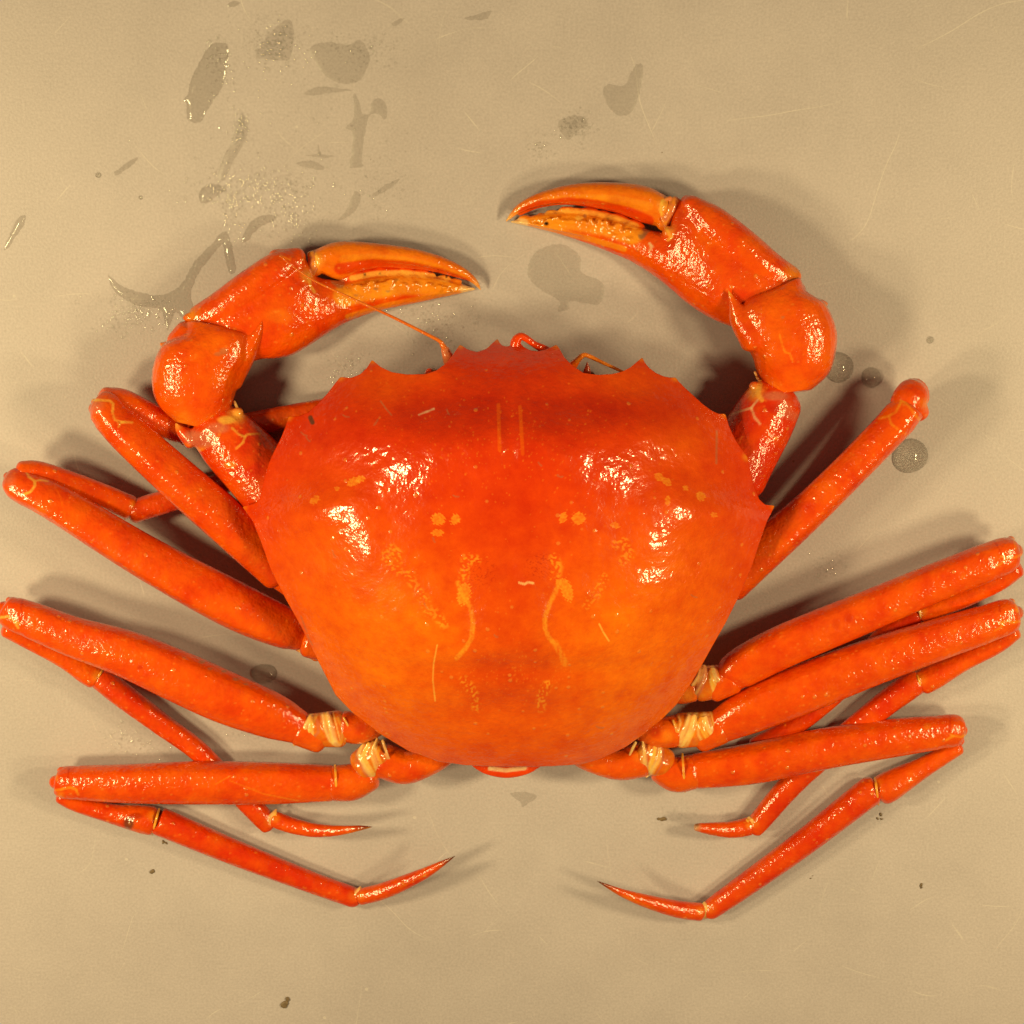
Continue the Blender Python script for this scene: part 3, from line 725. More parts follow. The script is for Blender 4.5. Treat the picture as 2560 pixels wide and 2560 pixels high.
# third right leg
R3 = seg('walking_leg', [[(1800,1816,104,44),(1874,1778,112,58),(2000,1725,116,64),(2181,1655,118,60),(2330,1604,118,54),(2460,1562,118,49)], [(2454,1564,118,48),(2515,1542,116,46),(2536,1536,112,38)]], crab, ridge=2.1, knobs=((2528,1506,104,11),(2536,1560,104,12),(2540,1532,92,19)),
    seed=2.8, flat=.86, ends=((2552,1528,18,PINK,.9),), lines=(([(2496,1500),(2500,1530)], 1.6, DEEP, .7), ([(2500,1558),(2516,1553),(2534,1556),(2552,1552)], 2.8, AMB, .9), ([(2512,1556),(2500,1570),(2488,1576)], 2, AMB, .7), ([(2532,1494),(2540,1510),(2544,1530)], 2.4, AMB, .7)))
seg('knee', [[(2534,1578,94,24),(2490,1612,82,24),(2409,1652,70,26),(2340,1688,60,33),(2308,1704,56,34)]], R3, seed=2.9, flat=.9, ends=((2300,1700,24,AMB,.6),))
ring((2290,1680), (2308,1730), 52, 31, R3)
seg('shin', [[(2292,1704,52,33),(2270,1718,52,34),(2180,1786,46,32),(2000,1940,36,32),(1900,2052,32,28),(1884,2072,32,25)]], R3, seed=3.0, base=RED, orange=.2, ends=((1884,2058,20,AMB,.5),))
strands({'bed': [[(1888,2062,36,22),(1868,2064,38,20)]], 'cords': [[(1870,2040,44,4),(1884,2054,58,5),(1888,2082,44,4)], [(1864,2046,48,4),(1874,2064,58,4),(1880,2086,42,4)]]}, R3, w=4)
seg('dactyl', [{'p': [(1872,2066,36,24),(1830,2074,46,22),(1780,2072,62,17),(1750,2069,72,12),(1738,2068,76,9)], 'cap': (.5, .25)}], R3, fuse=2.0, smooth=2, seed=3.1, ends=((1738,2068,22,PALE * .7,.8),(1742,2062,10,GREY * .5,.8),(1872,2064,14,AMB,.6)), lines=(([(1750,2084),(1790,2086)], 2, AMB * .8, .4),))
seg('hip', [[(1800,1818,104,44),(1750,1836,98,46)], [(1690,1828,106,42),(1640,1828,106,40),(1575,1800,102,36)]], R3, fuse=3, seed=3.2, orange=.6, ends=((1640,1830,26,DEEP,.7),(1670,1840,24,AMB,.6)))
strands({'bed': [[(1790,1820,108,44),(1700,1826,108,46)]], 'cords': [[(1762,1786,150,6),(1772,1820,154,8),(1792,1848,144,6),(1806,1862,118,5)], [(1752,1790,150,6),(1754,1820,156,7),(1772,1852,146,5)], [(1738,1784,148,8),(1728,1820,156,10),(1716,1846,148,8),(1700,1866,128,6)], [(1724,1782,144,5),(1714,1820,152,6),(1698,1852,142,6)], [(1682,1796,146,5),(1692,1826,146,6),(1684,1860,130,5)]]}, R3, w=6)
# fourth right leg
R4 = seg('walking_leg', [[(1742,1928,76,46),(1880,1909,76,53),(2060,1872,74,53),(2241,1844,72,49),(2340,1832,70,44)], [(2334,1832,70,43),(2385,1826,68,42),(2400,1826,66,36)]], crab, ridge=2, knobs=((2394,1797,66,10),(2399,1852,66,13),(2402,1826,54,18)),
    seed=3.3, flat=.9, ends=((2412,1836,14,PINK,.8),), lines=(([(2376,1786),(2374,1830)], 1.6, DEEP, .7), ([(2366,1850),(2384,1840),(2404,1842),(2414,1838)], 2.6, AMB, .9), ([(2384,1840),(2376,1836)], 2, AMB, .8)), spots=((2318,1816,12,10,AMB,.5),))
seg('knee', [[(2396,1868,48,20),(2360,1888,44,23),(2301,1922,40,28),(2230,1962,38,39),(2206,1976,38,39)]], R4, seed=3.4, ends=((2190,1960,24,AMB,.5),))
ring((2188,1944), (2196,2012), 38, 37, R4)
seg('shin', [[(2180,1976,38,37),(2162,1988,38,38),(2000,2114,34,34),(1850,2222,30,30),(1782,2270,29,27),(1772,2282,28,24)]], R4, seed=3.5, base=RED, orange=.2, ends=((1776,2272,22,AMB,.4),))
strands({'bed': [[(1772,2276,32,22),(1752,2278,34,20)]], 'cords': [[(1760,2252,40,4),(1768,2270,54,5),(1758,2300,42,4)], [(1750,2256,44,4),(1756,2276,56,5),(1752,2298,42,4)]]}, R4, w=4)
seg('dactyl', [{'p': [(1750,2280,36,24),(1700,2274,48,23),(1652,2263,62,20),(1600,2248,78,16),(1550,2230,92,10),(1492,2202,110,1.2)], 'cap': (.5, .3)}], R4, fuse=2.0, smooth=2, seed=3.6, ends=((1492,2202,74,DARK,.95),(1750,2278,16,AMB,.6)), lines=(([(1520,2224),(1570,2246),(1640,2276)], 2.4, AMB * .8, .5),))
seg('hip', [[(1732,1930,76,45),(1690,1936,76,46),(1650,1920,80,38)], [(1600,1900,88,46),(1550,1912,94,40),(1500,1904,98,36),(1450,1885,94,32),(1390,1850,90,24)]], R4, fuse=3, seed=3.7, orange=.55, ends=((1600,1890,30,AMB,.5),))
strands({'bed': [[(1660,1910,88,40),(1610,1880,98,46)]], 'cords': [[(1652,1862,132,6),(1650,1895,138,9),(1632,1925,126,8),(1612,1946,110,6)], [(1640,1858,134,6),(1636,1890,140,7),(1622,1925,128,6)], [(1606,1846,132,5),(1612,1885,138,6),(1614,1930,122,5)], [(1590,1850,132,6),(1572,1890,134,5),(1568,1912,124,4),(1586,1942,106,4)]]}, R4, w=5.5)
ring((1706,1884), (1712,1980), 76, 45, R4)

# ---- claws
def claw_paint(seed, ends=(), lines=(), spots=(), orange=.4, base=LEGC):
    return limb_paint(base=base, ends=ends, lines=lines, spots=spots, seed=seed, orange=orange)

# left claw
r_ = Raw()
A = [(468,792),(513,777),(560,737),(629,681),(695,637),(738,621),(768,650),(792,690),(840,700),(866,704),(900,692),(960,684),(1030,684),(1100,696),(1150,710),(1186,719)]
B = [(560,905),(620,906),(655,898),(690,896),(730,888),(770,866),(800,846),(835,824),(862,809),(890,797),(942,779),(1000,766),(1049,756),(1100,745),(1150,734),(1191,724)]
Z = [100,98,95,90,84,77,70,63,56,50,44,38,32,26,19,10]
H = [50,56,60,62,62,59,55,50,45,41,37,32,27,21,14,5]
r_.tube([(505,800,100,40),(560,768,112,44),(630,716,116,44),(700,668,110,40),(745,650,100,26)], step=4)
r_.loft(A, B, Z, H)
r_.ball(478,792,118,12, (1.8, 1, .9), .2); r_.tube([(700,660,96,40),(748,640,99,22)], step=4); r_.ball(775,708,96,16)
g = np.random.default_rng(3)
for i in range(9):                 # worn teeth along the biting edge
    t = i / 8 + g.uniform(-.03, .03); r_.ball(890 + 240 * t, 694 - 14 * math.sin(math.pi * t) + 10 * t * t + g.uniform(-3, 2), 52 - 34 * t, (17 - 6 * t) * g.uniform(.7, 1.15), (2.0, 1, .8), .1)
r_.tube([(850,775,68,8),(950,752,58,7),(1050,738,48,6),(1130,728,34,4),(1185,720,22,2)], step=4, n=10)
for i in range(40):
    t = g.uniform(0, 1); x = 880 + 250 * t; u = g.uniform(.0, 1); r_.ball(x, (704 - 10 * math.sin(math.pi * t) + 16 * t) + u * (34 - 22 * t), 88 - 42 * t - 6 * u, g.uniform(4, 8.5) * (1 - .45 * t), (1.5, 1, .8), g.uniform(-.4, .4), n=8)
claw = r_.build('claw', LIMB, crab, fuse=3.0, smooth=5, paint=claw_paint(4.1, orange=.3,
    ends=((478,786,34,AMB,.8),(770,690,26,YEL,.6)),
    lines=(([(860,740),(930,722),(1010,710),(1090,712),(1160,720)], 20, (.78,.27,.012), .8), ([(870,792),(960,765),(1060,745),(1180,722)], 5, AMB, .6), ([(880,695),(940,684),(1010,682),(1080,690),(1120,700)], 5, YEL, .7), ([(772,688),(776,715),(786,730)], 3, YEL, .8), ([(838,700),(850,708)], 9, GREY, .7), ([(1160,722),(1191,723)], 8, (.8,.5,.2), .9), ([(700,638),(725,650)], 1.5, AMB, .7)),
    spots=((1092,684,4,6,DARK,.9),(1116,690,4,7,DARK,.9),(912,686,4,5,DARK,.7),(950,684,4,4,DARK,.6),(940,722,8,4,GREY,.6),(970,728,7,4,GREY,.6),(890,738,7,4,GREY,.5),(700,790,40,22,AMB,.25),(1020,690,12,6,YEL,.5),(990,700,10,5,YEL,.4))))
r_ = Raw()   # upper moving finger: ridge plus inner blade
r_.tube([(800,652,67,30),(850,634,69,30),(930,632,65,25),(1020,640,58,21),(1095,656,50,17),(1150,678,39,13),(1185,702,29,8),(1202,725,20,2)], flat=1.05, step=4, cap=(.6, .3))
r_.loft([(800,640),(860,640),(932,640),(1002,648),(1072,660),(1130,680),(1180,706)], [(800,684),(850,700),(890,684),(940,672),(1002,672),(1072,678),(1142,694)][0:7], [64,61,56,50,42,32,20], [30,32,26,20,15,10,5])
r_.ball(790,672,72,18); r_.ball(786,640,70,15)
r_.build('finger', LIMB, claw, fuse=2.8, smooth=4, paint=claw_paint(4.3, orange=.35, base=np.array([.72, .17, .004]),
    ends=((786,655,34,YEL,.6),(1200,720,40,(.8,.42,.12),.8)), lines=(([(860,650),(930,646),(1020,655),(1095,672),(1160,700)], 9, AMB, .6), ([(850,672),(930,662),(1020,668),(1100,686),(1160,708)], 11, RED, .85), ([(786,634),(796,650),(792,668),(780,684)], 3, YEL, .9))))
r_ = Raw()   # wrist
r_.loft([(472,802),(450,840),(404,868),(383,925),(384,980),(403,1021),(440,1055)], [(600,828),(634,842),(626,900),(600,945),(586,990),(570,1030),(520,1074)], [100,108,116,120,118,114,106], [60,72,82,86,84,74,52], power=.78)
r_.tube([(470,840,120,40),(424,866,120,22),(399,857,120,2)], step=4)
r_.tube([(560,925,116,60),(608,878,126,36),(640,838,142,15),(657,800,152,1)], step=4)
r_.tube([(520,840,104,50),(485,810,102,30)], step=4)
r_.build('wrist', LIMB, claw, fuse=3.2, smooth=5, paint=claw_paint(4.5, orange=.5, ends=((400,858,18,AMB,.5),(455,1060,50,AMB,.6),(530,1066,40,AMB,.7)),
    lines=(([(540,1052),(520,1066),(490,1078)], 5, YEL, .6),), spots=((560,878,14,10,GREY,.45),(545,885,12,6,GREY,.4),(398,880,6,18,GREY,.4),(640,895,8,30,RED,.4))))
r_ = Raw()   # upper arm
r_.tube([(700,1235,120,92),(640,1172,120,86),(575,1105,117,80),(540,1070,114,70)], flat=.85, step=4)
r_.tube([(480,1098,120,26),(452,1076,122,14),(438,1056,123,2)], step=4)
r_.ball(592,1034,128,15, (1.2, 1, 1), .6); r_.ball(560,1090,128,22); r_.tube([(555,1150,157,16),(600,1135,164,12)], step=4)
r_.build('arm', LIMB, claw, fuse=3.2, smooth=5, paint=claw_paint(4.7, orange=.25, base=RED, ends=((440,1060,26,YEL,.8),(592,1036,34,YEL,.75),(640,1120,60,DEEP,.4)),
    spots=((505,1100,46,24,PINK,.95),(480,1092,26,22,PINK,.9),(545,1070,34,16,PINK,.7),(566,1050,26,12,YEL,.8),(575,1162,18,10,AMB,.5),(600,1170,8,6,DEEP,.6)),
    lines=(([(580,1070),(598,1086),(612,1092),(618,1086),(650,1084)], 2.2, YEL, .8), ([(612,1092),(608,1106),(590,1122)], 2.4, YEL, .8), ([(462,1110),(500,1122),(526,1112),(545,1092),(560,1062)], 3, AMB, .7), ([(500,1122),(508,1118)], 5, AMB, .8))))
strands({'bed': [[(530,1062,103,46),(560,1050,105,36)]], 'cords': [[(585,1000,128,5),(596,1030,131,6),(590,1052,129,5)], [(575,1018,131,6),(585,1044,135,6),(566,1066,131,5)], [(560,1050,135,6),(530,1066,131,5),(500,1082,121,4)], [(500,1080,121,4),(536,1084,126,4),(566,1072,129,4)]]}, claw, w=4)
r_ = Raw(); r_.tube([(778,634,82,10),(782,655,85,12),(776,685,82,10),(774,706,79,8)], step=4); r_.tube([(790,638,87,5),(796,654,88,5),(784,682,87,6),(774,708,83,5),(784,726,81,3)], step=4, n=10)
r_.build('joint_membrane', MEMB, claw, fuse=2.4, smooth=2, paint=lambda px, py, z: blend(np.tile(AMB, (len(px), 1)), np.clip(.5 + .6 * fbm(px, py, 30, 1), 0, 1), PINK))

# right claw
r_ = Raw()
A = [(1998,692),(1959,665),(1920,642),(1881,609),(1832,570),(1784,531),(1745,496),(1711,488),(1684,528),(1668,575),(1640,578),(1600,566),(1560,550),(1500,538),(1440,532),(1380,532),(1325,540),(1278,552)]
B = [(1935,800),(1890,812),(1850,820),(1810,810),(1784,799),(1760,786),(1735,770),(1710,752),(1686,731),(1662,711),(1638,692),(1605,670),(1570,650),(1520,629),(1468,609),(1395,585),(1330,568),(1275,556)]
Z = [102,100,98,95,91,86,80,74,68,62,57,51,45,39,33,27,19,10]
H = [52,58,62,64,66,66,63,59,55,51,48,44,40,35,30,24,15,5]
r_.tube([(1972,702,102,38),(1920,672,114,44),(1850,614,118,46),(1780,556,112,42),(1730,516,100,28)], step=4)
r_.loft(A, B, Z, H)
r_.ball(1982,684,118,13, (1.8, 1, .9), -.4); r_.tube([(1760,560,99,46),(1722,508,101,24)], step=4); r_.ball(1672,582,99,17)
for i in range(9):
    t = i / 8 + g.uniform(-.03, .03); r_.ball(1575 - 250 * t, 564 - 24 * math.sin(math.pi * t) - 16 * t + g.uniform(-3, 2), 54 - 36 * t, (18 - 7 * t) * g.uniform(.7, 1.15), (2.0, 1, .8), -.2)
r_.tube([(1560,600,66,8),(1480,588,58,7),(1400,572,48,6),(1330,560,34,4),(1282,553,22,2)], step=4, n=10)
for i in range(40):
    t = g.uniform(0, 1); x = 1580 - 250 * t; u = g.uniform(.0, 1); r_.ball(x, (572 - 24 * math.sin(math.pi * t) - 16 * t) + u * (34 - 22 * t), 90 - 44 * t - 6 * u, g.uniform(4, 8.5) * (1 - .45 * t), (1.5, 1, .8), g.uniform(-.4, .4), n=8)
claw2 = r_.build('claw', LIMB, crab, fuse=3.0, smooth=5, paint=claw_paint(5.1, orange=.32,
    ends=((1985,682,40,AMB,.7),(1672,575,26,YEL,.5)),
    lines=(([(1580,584),(1510,562),(1430,550),(1350,552),(1300,554)], 20, (.78,.27,.012), .8), ([(1560,622),(1470,596),(1380,575),(1290,556)], 5, AMB, .7), ([(1590,565),(1540,545),(1490,534),(1430,526),(1360,530)], 5, YEL, .6), ([(1662,560),(1672,585),(1680,592),(1670,600)], 3.4, YEL, .8), ([(1604,590),(1614,576),(1632,566)], 6, GREY * .7, .8), ([(1310,558),(1277,554)], 8, (.8,.5,.2), .9), ([(1624,608),(1628,622),(1624,626)], 2.2, PALE, .8), ([(1632,618),(1628,612)], 2, PALE, .7)),
    spots=((1366,559,7,6,DARK * .4,1),(1390,521,4,4,DARK,.7),(1345,530,4,4,DARK,.6),(1462,540,5,6,GREY,.7),(1520,548,5,5,DARK,.5),(1448,545,12,8,YEL,.8),(1600,580,10,8,AMB,.7))))
r_ = Raw()
r_.tube([(1652,520,67,32),(1600,496,69,33),(1516,484,67,28),(1443,483,61,24),(1385,490,53,19),(1336,503,44,15),(1295,524,31,10),(1264,554,20,2)], flat=1.05, step=4, cap=(.6, .3))
r_.loft([(1640,520),(1590,500),(1516,494),(1443,494),(1385,498),(1330,514),(1290,536)], [(1650,568),(1604,556),(1550,535),(1492,521),(1419,512),(1350,520),(1300,540)], [64,61,56,50,42,32,20], [30,32,26,20,15,10,5])
r_.ball(1658,560,72,17); r_.ball(1668,508,70,16)
r_.build('finger', LIMB, claw2, fuse=2.8, smooth=4, paint=claw_paint(5.3, orange=.35, base=np.array([.72, .17, .004]),
    ends=((1664,515,30,YEL,.5),(1266,550,42,(.8,.42,.12),.8)), lines=(([(1620,516),(1540,500),(1443,497),(1360,506),(1300,530)], 9, AMB, .6), ([(1620,552),(1570,532),(1490,514),(1420,508),(1350,516),(1310,532)], 11, RED, .85), ([(1676,496),(1656,502),(1650,524),(1658,545)], 3, YEL, .85), ([(1640,470),(1600,464)], 8, PINK, .3))))
r_ = Raw()
r_.loft([(2000,694),(2014,728),(2064,764),(2090,828),(2088,880),(2071,935),(2028,976)], [(1906,738),(1856,752),(1836,792),(1852,838),(1882,893),(1894,930),(1930,988)], [102,110,118,122,120,115,107], [60,72,82,86,85,75,54], power=.78)
r_.tube([(2020,790,128,40),(2052,765,126,22),(2070,757,125,2)], step=4)
r_.tube([(1890,840,149,46),(1852,795,155,30),(1834,758,160,13),(1820,724,163,1)], step=4)
r_.tube([(1960,760,112,60),(1975,722,107,42)], step=4)
r_.build('wrist', LIMB, claw2, fuse=3.2, smooth=5, paint=claw_paint(5.5, orange=.5, ends=((2068,760,18,AMB,.4),(1822,728,22,YEL,.7),(1925,985,50,AMB,.7),(1980,1000,40,ORG,.8)),
    lines=(([(1949,838),(1955,860),(1962,880),(1975,885),(1982,905)], 1.8, AMB, .7), ([(1925,985),(1950,1000),(1968,1008)], 5, YEL, .6)), spots=((1957,793,5,4,GREY,.5),)))
r_ = Raw()
r_.tube([(1830,1180,120,92),(1868,1120,120,84),(1908,1050,117,80),(1935,1005,114,72)], flat=.85, step=4)
r_.ball(1888,968,128,14, (1.2, 1, 1), -.6); r_.ball(1900,1000,124,24); r_.tube([(1905,1075,160,16),(1950,1062,157,12)], step=4)
r_.build('arm', LIMB, claw2, fuse=3.2, smooth=5, paint=claw_paint(5.7, orange=.1, base=RED, ends=((1888,980,34,YEL,.7),(1960,1020,30,PINK,.8)),
    spots=((1940,990,40,14,PINK,.8),(1980,1040,22,14,PINK,.5),(1935,1022,24,14,DEEP,.5),(1940,1095,7,4,YEL,.7)),
    lines=(([(1818,1040),(1850,1028),(1878,1020),(1894,1000)], 2.2, PALE, .7), ([(1878,1020),(1886,1042),(1900,1060)], 2.4, PALE, .6), ([(1900,960),(1895,985),(1905,1000)], 4, YEL, .6))))
strands({'bed': [[(1915,985,103,42),(1950,995,105,40)]], 'cords': [[(1886,928,126,5),(1896,948,129,6),(1905,960,128,4)], [(1880,966,131,6),(1898,956,135,6),(1908,950,131,4)], [(1880,972,131,6),(1896,986,135,7),(1902,1002,131,5)], [(1918,975,131,4),(1940,998,133,5),(1966,1010,126,4)], [(1914,985,128,4),(1950,1014,126,4),(1988,1024,115,3)]]}, claw2, w=4)
r_ = Raw(); r_.tube([(1690,500,83,12),(1678,522,86,13),(1668,545,83,11),(1662,565,79,8)], step=4); r_.tube([(1676,494,86,5),(1656,505,88,5),(1652,530,88,5),(1660,556,86,6),(1672,582,83,5),(1676,594,79,3)], step=4, n=10)
r_.build('joint_membrane', MEMB, claw2, fuse=2.4, smooth=2, paint=lambda px, py, z: blend(np.tile(AMB, (len(px), 1)), np.clip(.5 + .6 * fbm(px, py, 30, 1), 0, 1), PINK))

# ---- feelers and eyes
def feeler(name, pts, parent=crab, base=ORG, band=0.0, n=10):
    r = Raw()
    r.tube(pts, n=n, step=3, cap=(.6, .6))
    def f(px, py, z):
        c = np.tile(base, (len(px), 1))
        if band: c = blend(c, np.clip(.5 + .5 * np.sin(px * band), 0, 1) * .5, AMB)
        return c
    return r.build(name, LIMB, parent, paint=f)
a1 = feeler('antenna', [(1112,872,205,8),(1106,862,207,6.5),(1098,852,208,5),(1060,832,206,4.2),(980,792,200,3.6),(880,746,194,2.9),(790,704,186,2.2),(740,672,182,1.6),(699,640,178,1.0)], base=np.array([.62, .10, .012]), band=.9)
feeler('antenna_base', [(1122,905,195,14),(1119,890,200,14),(1113,874,204,11)], parent=a1, base=np.array([.60, .16, .06]))
a2 = feeler('antenna', [(1440,904,205,8),(1458,888,206,6.5),(1474,891,205,5.6),(1512,909,202,4.4),(1556,929,198,3.4),(1590,945,192,2)], base=np.array([.64, .15, .012]), band=.7)
feeler('antenna_base', [(1424,925,196,12),(1434,912,202,11),(1443,902,204,8)], parent=a2, base=ORG)
feeler('antennule', [(1288,872,205,15),(1290,854,208,13),(1300,841,210,10),(1314,845,208,9),(1335,860,204,8.5),(1362,874,198,11),(1380,884,190,11)], base=LEGC)
feeler('antennule', [(1222,890,190,12),(1232,880,194,9)], base=LEGC)
e = feeler('eye_spine', [(1468,940,196,12),(1468,926,202,9),(1468,906,208,1.5)], base=np.array([.45, .06, .02]))
r_ = Raw(); r_.ball(1468,945,192,22, (1, 1, .8)); r_.build('eye', LIMB, crab, fuse=2.5, smooth=2, paint=lambda px, py, z: np.tile(np.array([.10, .03, .012]), (len(px), 1)))
r_ = Raw(); r_.ball(1080,942,192,22, (1, 1, .8)); r_.ball(1074,930,200,10); r_.ball(1090,929,202,6)
r_.build('eye', LIMB, crab, fuse=2.5, smooth=2, paint=lambda px, py, z: blend(np.tile(np.array([.12, .035, .012]), (len(px), 1)), 1 - sm(px, 1076, 1082), LEGC))

# ------------------------------------------------------------------ water
def dome(name, x, y, r, h, label, group='water drops beside the crab', ecc=1.0):
    n, m = 40, 14
    c = at(x, y, 0.0)
    V = [c + np.array([0, 0, h * U])]; F = []
    for i in range(1, m + 1):
        t = i / m
        for j in range(n):
            a = 2 * math.pi * j / n
            w = 1 + .03 * math.sin(2 * a + x) + .02 * math.sin(3 * a + y)
            q = math.sin(t * 1.15) / math.sin(1.15)
            zz = (math.cos(t * 1.15) - math.cos(1.15)) / (1 - math.cos(1.15))
            V.append(c + np.array([r * U * q * w * math.cos(a) * ecc, r * U * q * w * math.sin(a), max(zz * h, 0.3) * U]))
    for j in range(n): F.append((0, 1 + j, 1 + (j + 1) % n))
    for i in range(m - 1):
        for j in range(n):
            k = (j + 1) % n; o0 = 1 + i * n; o1 = o0 + n
            F.append((o0 + j, o1 + j, o1 + k, o0 + k))
    me = bpy.data.meshes.new(name); me.from_pydata([v.tolist() for v in V], [], F)
    o = finish(me, np.array(V), name, DROP, None, None)
    return tag(o, label, 'drop', group)
dome('water_drop', 2096, 918, 38, 26, 'clear water drop touching the outer curve of the right claw wrist')
dome('water_drop', 2178, 944, 25, 17, 'medium clear water drop standing clear between right claw wrist and raised knee')
dome('water_drop', 2275, 1140, 44, 30, 'largest clear water drop beneath the raised knee of the right front leg')
dome('water_drop', 2325, 850, 9, 6, 'tiny clear water drop alone on the board right of the right claw')
dome('water_drop', 660, 1684, 26, 18, 'clear water drop in the shadow between the second and third left legs', ecc=1.25)
dome('water_drop', 246, 438, 7, 5, 'tiny water bead alone on the board left of the wet streaks')
dome('water_drop', 352, 494, 5, 4, 'tiniest water bead on the board above the forked puddle')

def film(name, outline, h, mat, label, edge=26.0, cat='puddle', group='wet marks on the board', lin=0.0, pool=0.0):
    o = np.array(outline, float)
    P = []
    n = len(o)
    E = np.vstack([o[-1:], o, o[:2]])
    for i in range(n):
        p0, p1, p2, p3 = E[i:i + 4]
        k = max(2, int(np.hypot(*(p2 - p1)) / 4))
        for t in np.arange(k) / k:
            q = 0.5 * (2 * p1 + (p2 - p0) * t + (2 * p0 - 5 * p1 + 4 * p2 - p3) * t ** 2 + (3 * p1 - p0 - 3 * p2 + p3) * t ** 3)
            w = noise.noise_vector(Vector((q[0] * .09, q[1] * .09, 3.0))) * 2.6 + noise.noise_vector(Vector((q[0] * .25, q[1] * .25, 7.0))) * 1.5
            P.append(q + np.array([w.x, w.y]))
    P = np.array(P); m = len(P)
    x0, y0 = P.min(0); x1, y1 = P.max(0)
    gx, gy = np.meshgrid(np.arange(x0 + 3, x1, 4.6), np.arange(y0 + 3, y1, 4.6))
    G = np.stack([gx.ravel(), gy.ravel()], 1) + rng.uniform(-1, 1, (gx.size, 2))
    # inside test
    ins = np.zeros(len(G), bool)
    for a, b in zip(P, np.roll(P, -1, 0)):
        c = ((a[1] > G[:, 1]) != (b[1] > G[:, 1])) & (G[:, 0] < (b[0] - a[0]) * (G[:, 1] - a[1]) / (b[1] - a[1] + 1e-12) + a[0])
        ins ^= c
    ring_ = [tuple(p) for p in np.vstack([P, P[:1]])]
    G = G[ins]
    if len(G): G = G[seg_d(G[:, 0], G[:, 1], ring_) > 2.5]
    pts = np.vstack([P, G])
    res = delaunay_2d_cdt([Vector(p) for p in pts], [(i, (i + 1) % m) for i in range(m)], [], 1, 1e-4)
    co = np.array([(v.x, v.y) for v in res[0]])
    d = seg_d(co[:, 0], co[:, 1], ring_)
    q = np.clip(d / edge, 0, 1)
    lump = np.array([noise.noise(Vector((x * .03, y * .03, 1.5))) for x, y in co])
    z = 0.6 + (0.62 * (np.minimum(d, 16) - np.minimum(d, 16) ** 2 / 32) if mat is FILM else h * np.sqrt(1 - (1 - q) ** 2)) * (1 + .35 * lump)
    if lin: z = 0.6 + lin * (np.minimum(d, 26) - np.minimum(d, 26) ** 2 / 60) + pool * (co[:, 1].max() - co[:, 1]) * np.minimum(d / 5, 1)
    V = at(co[:, 0], co[:, 1], z)
    F = []
    for f in res[2]:
        a, b, c = (V[i] for i in f[:3])
        F.append(tuple(f) if np.cross(b - a, c - a)[2] > 0 else tuple(reversed(f)))
    me = bpy.data.meshes.new(name); me.from_pydata(V.tolist(), [], F)
    return tag(finish(me, V, name, mat, None, None), label, cat, group)

film('puddle', [(566,110),(570,140),(566,180),(556,215),(535,250),(510,290),(498,306),(470,300),(466,262),(458,250),(470,235),(480,195),(502,150),(530,112)], 5, FILM, 'dark leaf shaped puddle with a bright lower tip at the upper left')
film('puddle', [(270,686),(300,712),(340,728),(390,738),(430,728),(460,700),(490,650),(530,610),(556,580),(572,590),(585,640),(588,680),(572,680),(562,640),(556,610),(530,640),(498,680),(478,730),(482,770),(462,800),(440,780),(430,800),(418,826),(410,800),(398,772),(350,766),(310,748),(280,720)], 6, FILM, 'forked branching puddle trailing beside the left claw wrist')
film('puddle', [(604,604),(616,572),(640,545),(680,536),(690,548),(660,562),(636,580),(622,600)], 3, FILM, 'short hooked wet streak above the left claw palm')
film('puddle', [(614,290),(620,330),(604,370),(580,410),(560,450),(545,440),(556,400),(580,350),(594,300)], 3, DAMP, 'narrow slanting wet streak below the leaf shaped puddle', cat='wet mark')
film('puddle', [(498,480),(520,462),(548,462),(566,474),(540,490),(520,506),(502,506)], 6, FILM, 'small crescent puddle with a bright tip in the middle of the wet streaks')
film('puddle', [(640,140),(660,100),(700,60),(726,50),(735,90),(730,130),(720,150),(690,150),(650,146)], 2, DAMP, 'pale damp smudge at the top, left neighbour of the broad damp patch', cat='wet mark')
film('puddle', [(775,120),(820,105),(870,112),(900,100),(925,140),(918,170),(895,205),(850,208),(815,190),(790,160)], 2, DAMP, 'broad damp patch at the top with a pointed lower right corner', cat='wet mark')
film('puddle', [(760,236),(790,218),(840,220),(880,226),(830,232),(790,238)], 2, DAMP, 'thin sliver of damp lying right under the broad damp patch', cat='wet mark')
film('puddle', [(884,235),(896,250),(906,284),(925,282),(930,255),(950,246),(968,270),(962,300),(945,285),(922,292),(912,340),(904,400),(908,416),(876,418),(880,380),(880,330),(864,320),(884,295)], 2, DAMP, 'tree shaped damp mark with a thick trunk above the left claw finger', cat='wet mark')
film('puddle', [(740,408),(780,402),(812,420),(800,426),(770,420)], 2, DAMP, 'small damp dash left of the tree shaped mark', cat='wet mark')
film('puddle', [(764,388),(792,384),(796,362),(804,384),(836,390),(800,394)], 2, DAMP, 'damp star shaped splash just above the small damp dash', cat='wet mark')
film('puddle', [(886,480),(902,490),(894,520),(866,545),(845,550),(866,526)], 2, DAMP, 'small curved damp streak below the tree shaped mark', cat='wet mark')
film('puddle', [(928,490),(960,465),(1000,446),(985,464),(950,486)], 2, DAMP, 'thin diagonal damp line between the two claw tips', cat='wet mark')
film('puddle', [(980,58),(1000,46),(1012,48),(1000,60),(984,68)], 2, DAMP, 'small damp fleck at the top beside the long damp sliver', cat='wet mark')
film('puddle', [(1160,46),(1200,34),(1228,26),(1215,48),(1185,50)], 2, DAMP, 'long thin damp sliver near the top middle', cat='wet mark')
film('puddle', [(1605,160),(1606,195),(1596,245),(1578,280),(1552,290),(1524,270),(1509,234),(1515,212),(1545,214),(1564,210),(1578,180),(1592,160)], 2, DAMP, 'boot shaped damp mark on the bare board above the right claw', cat='wet mark')
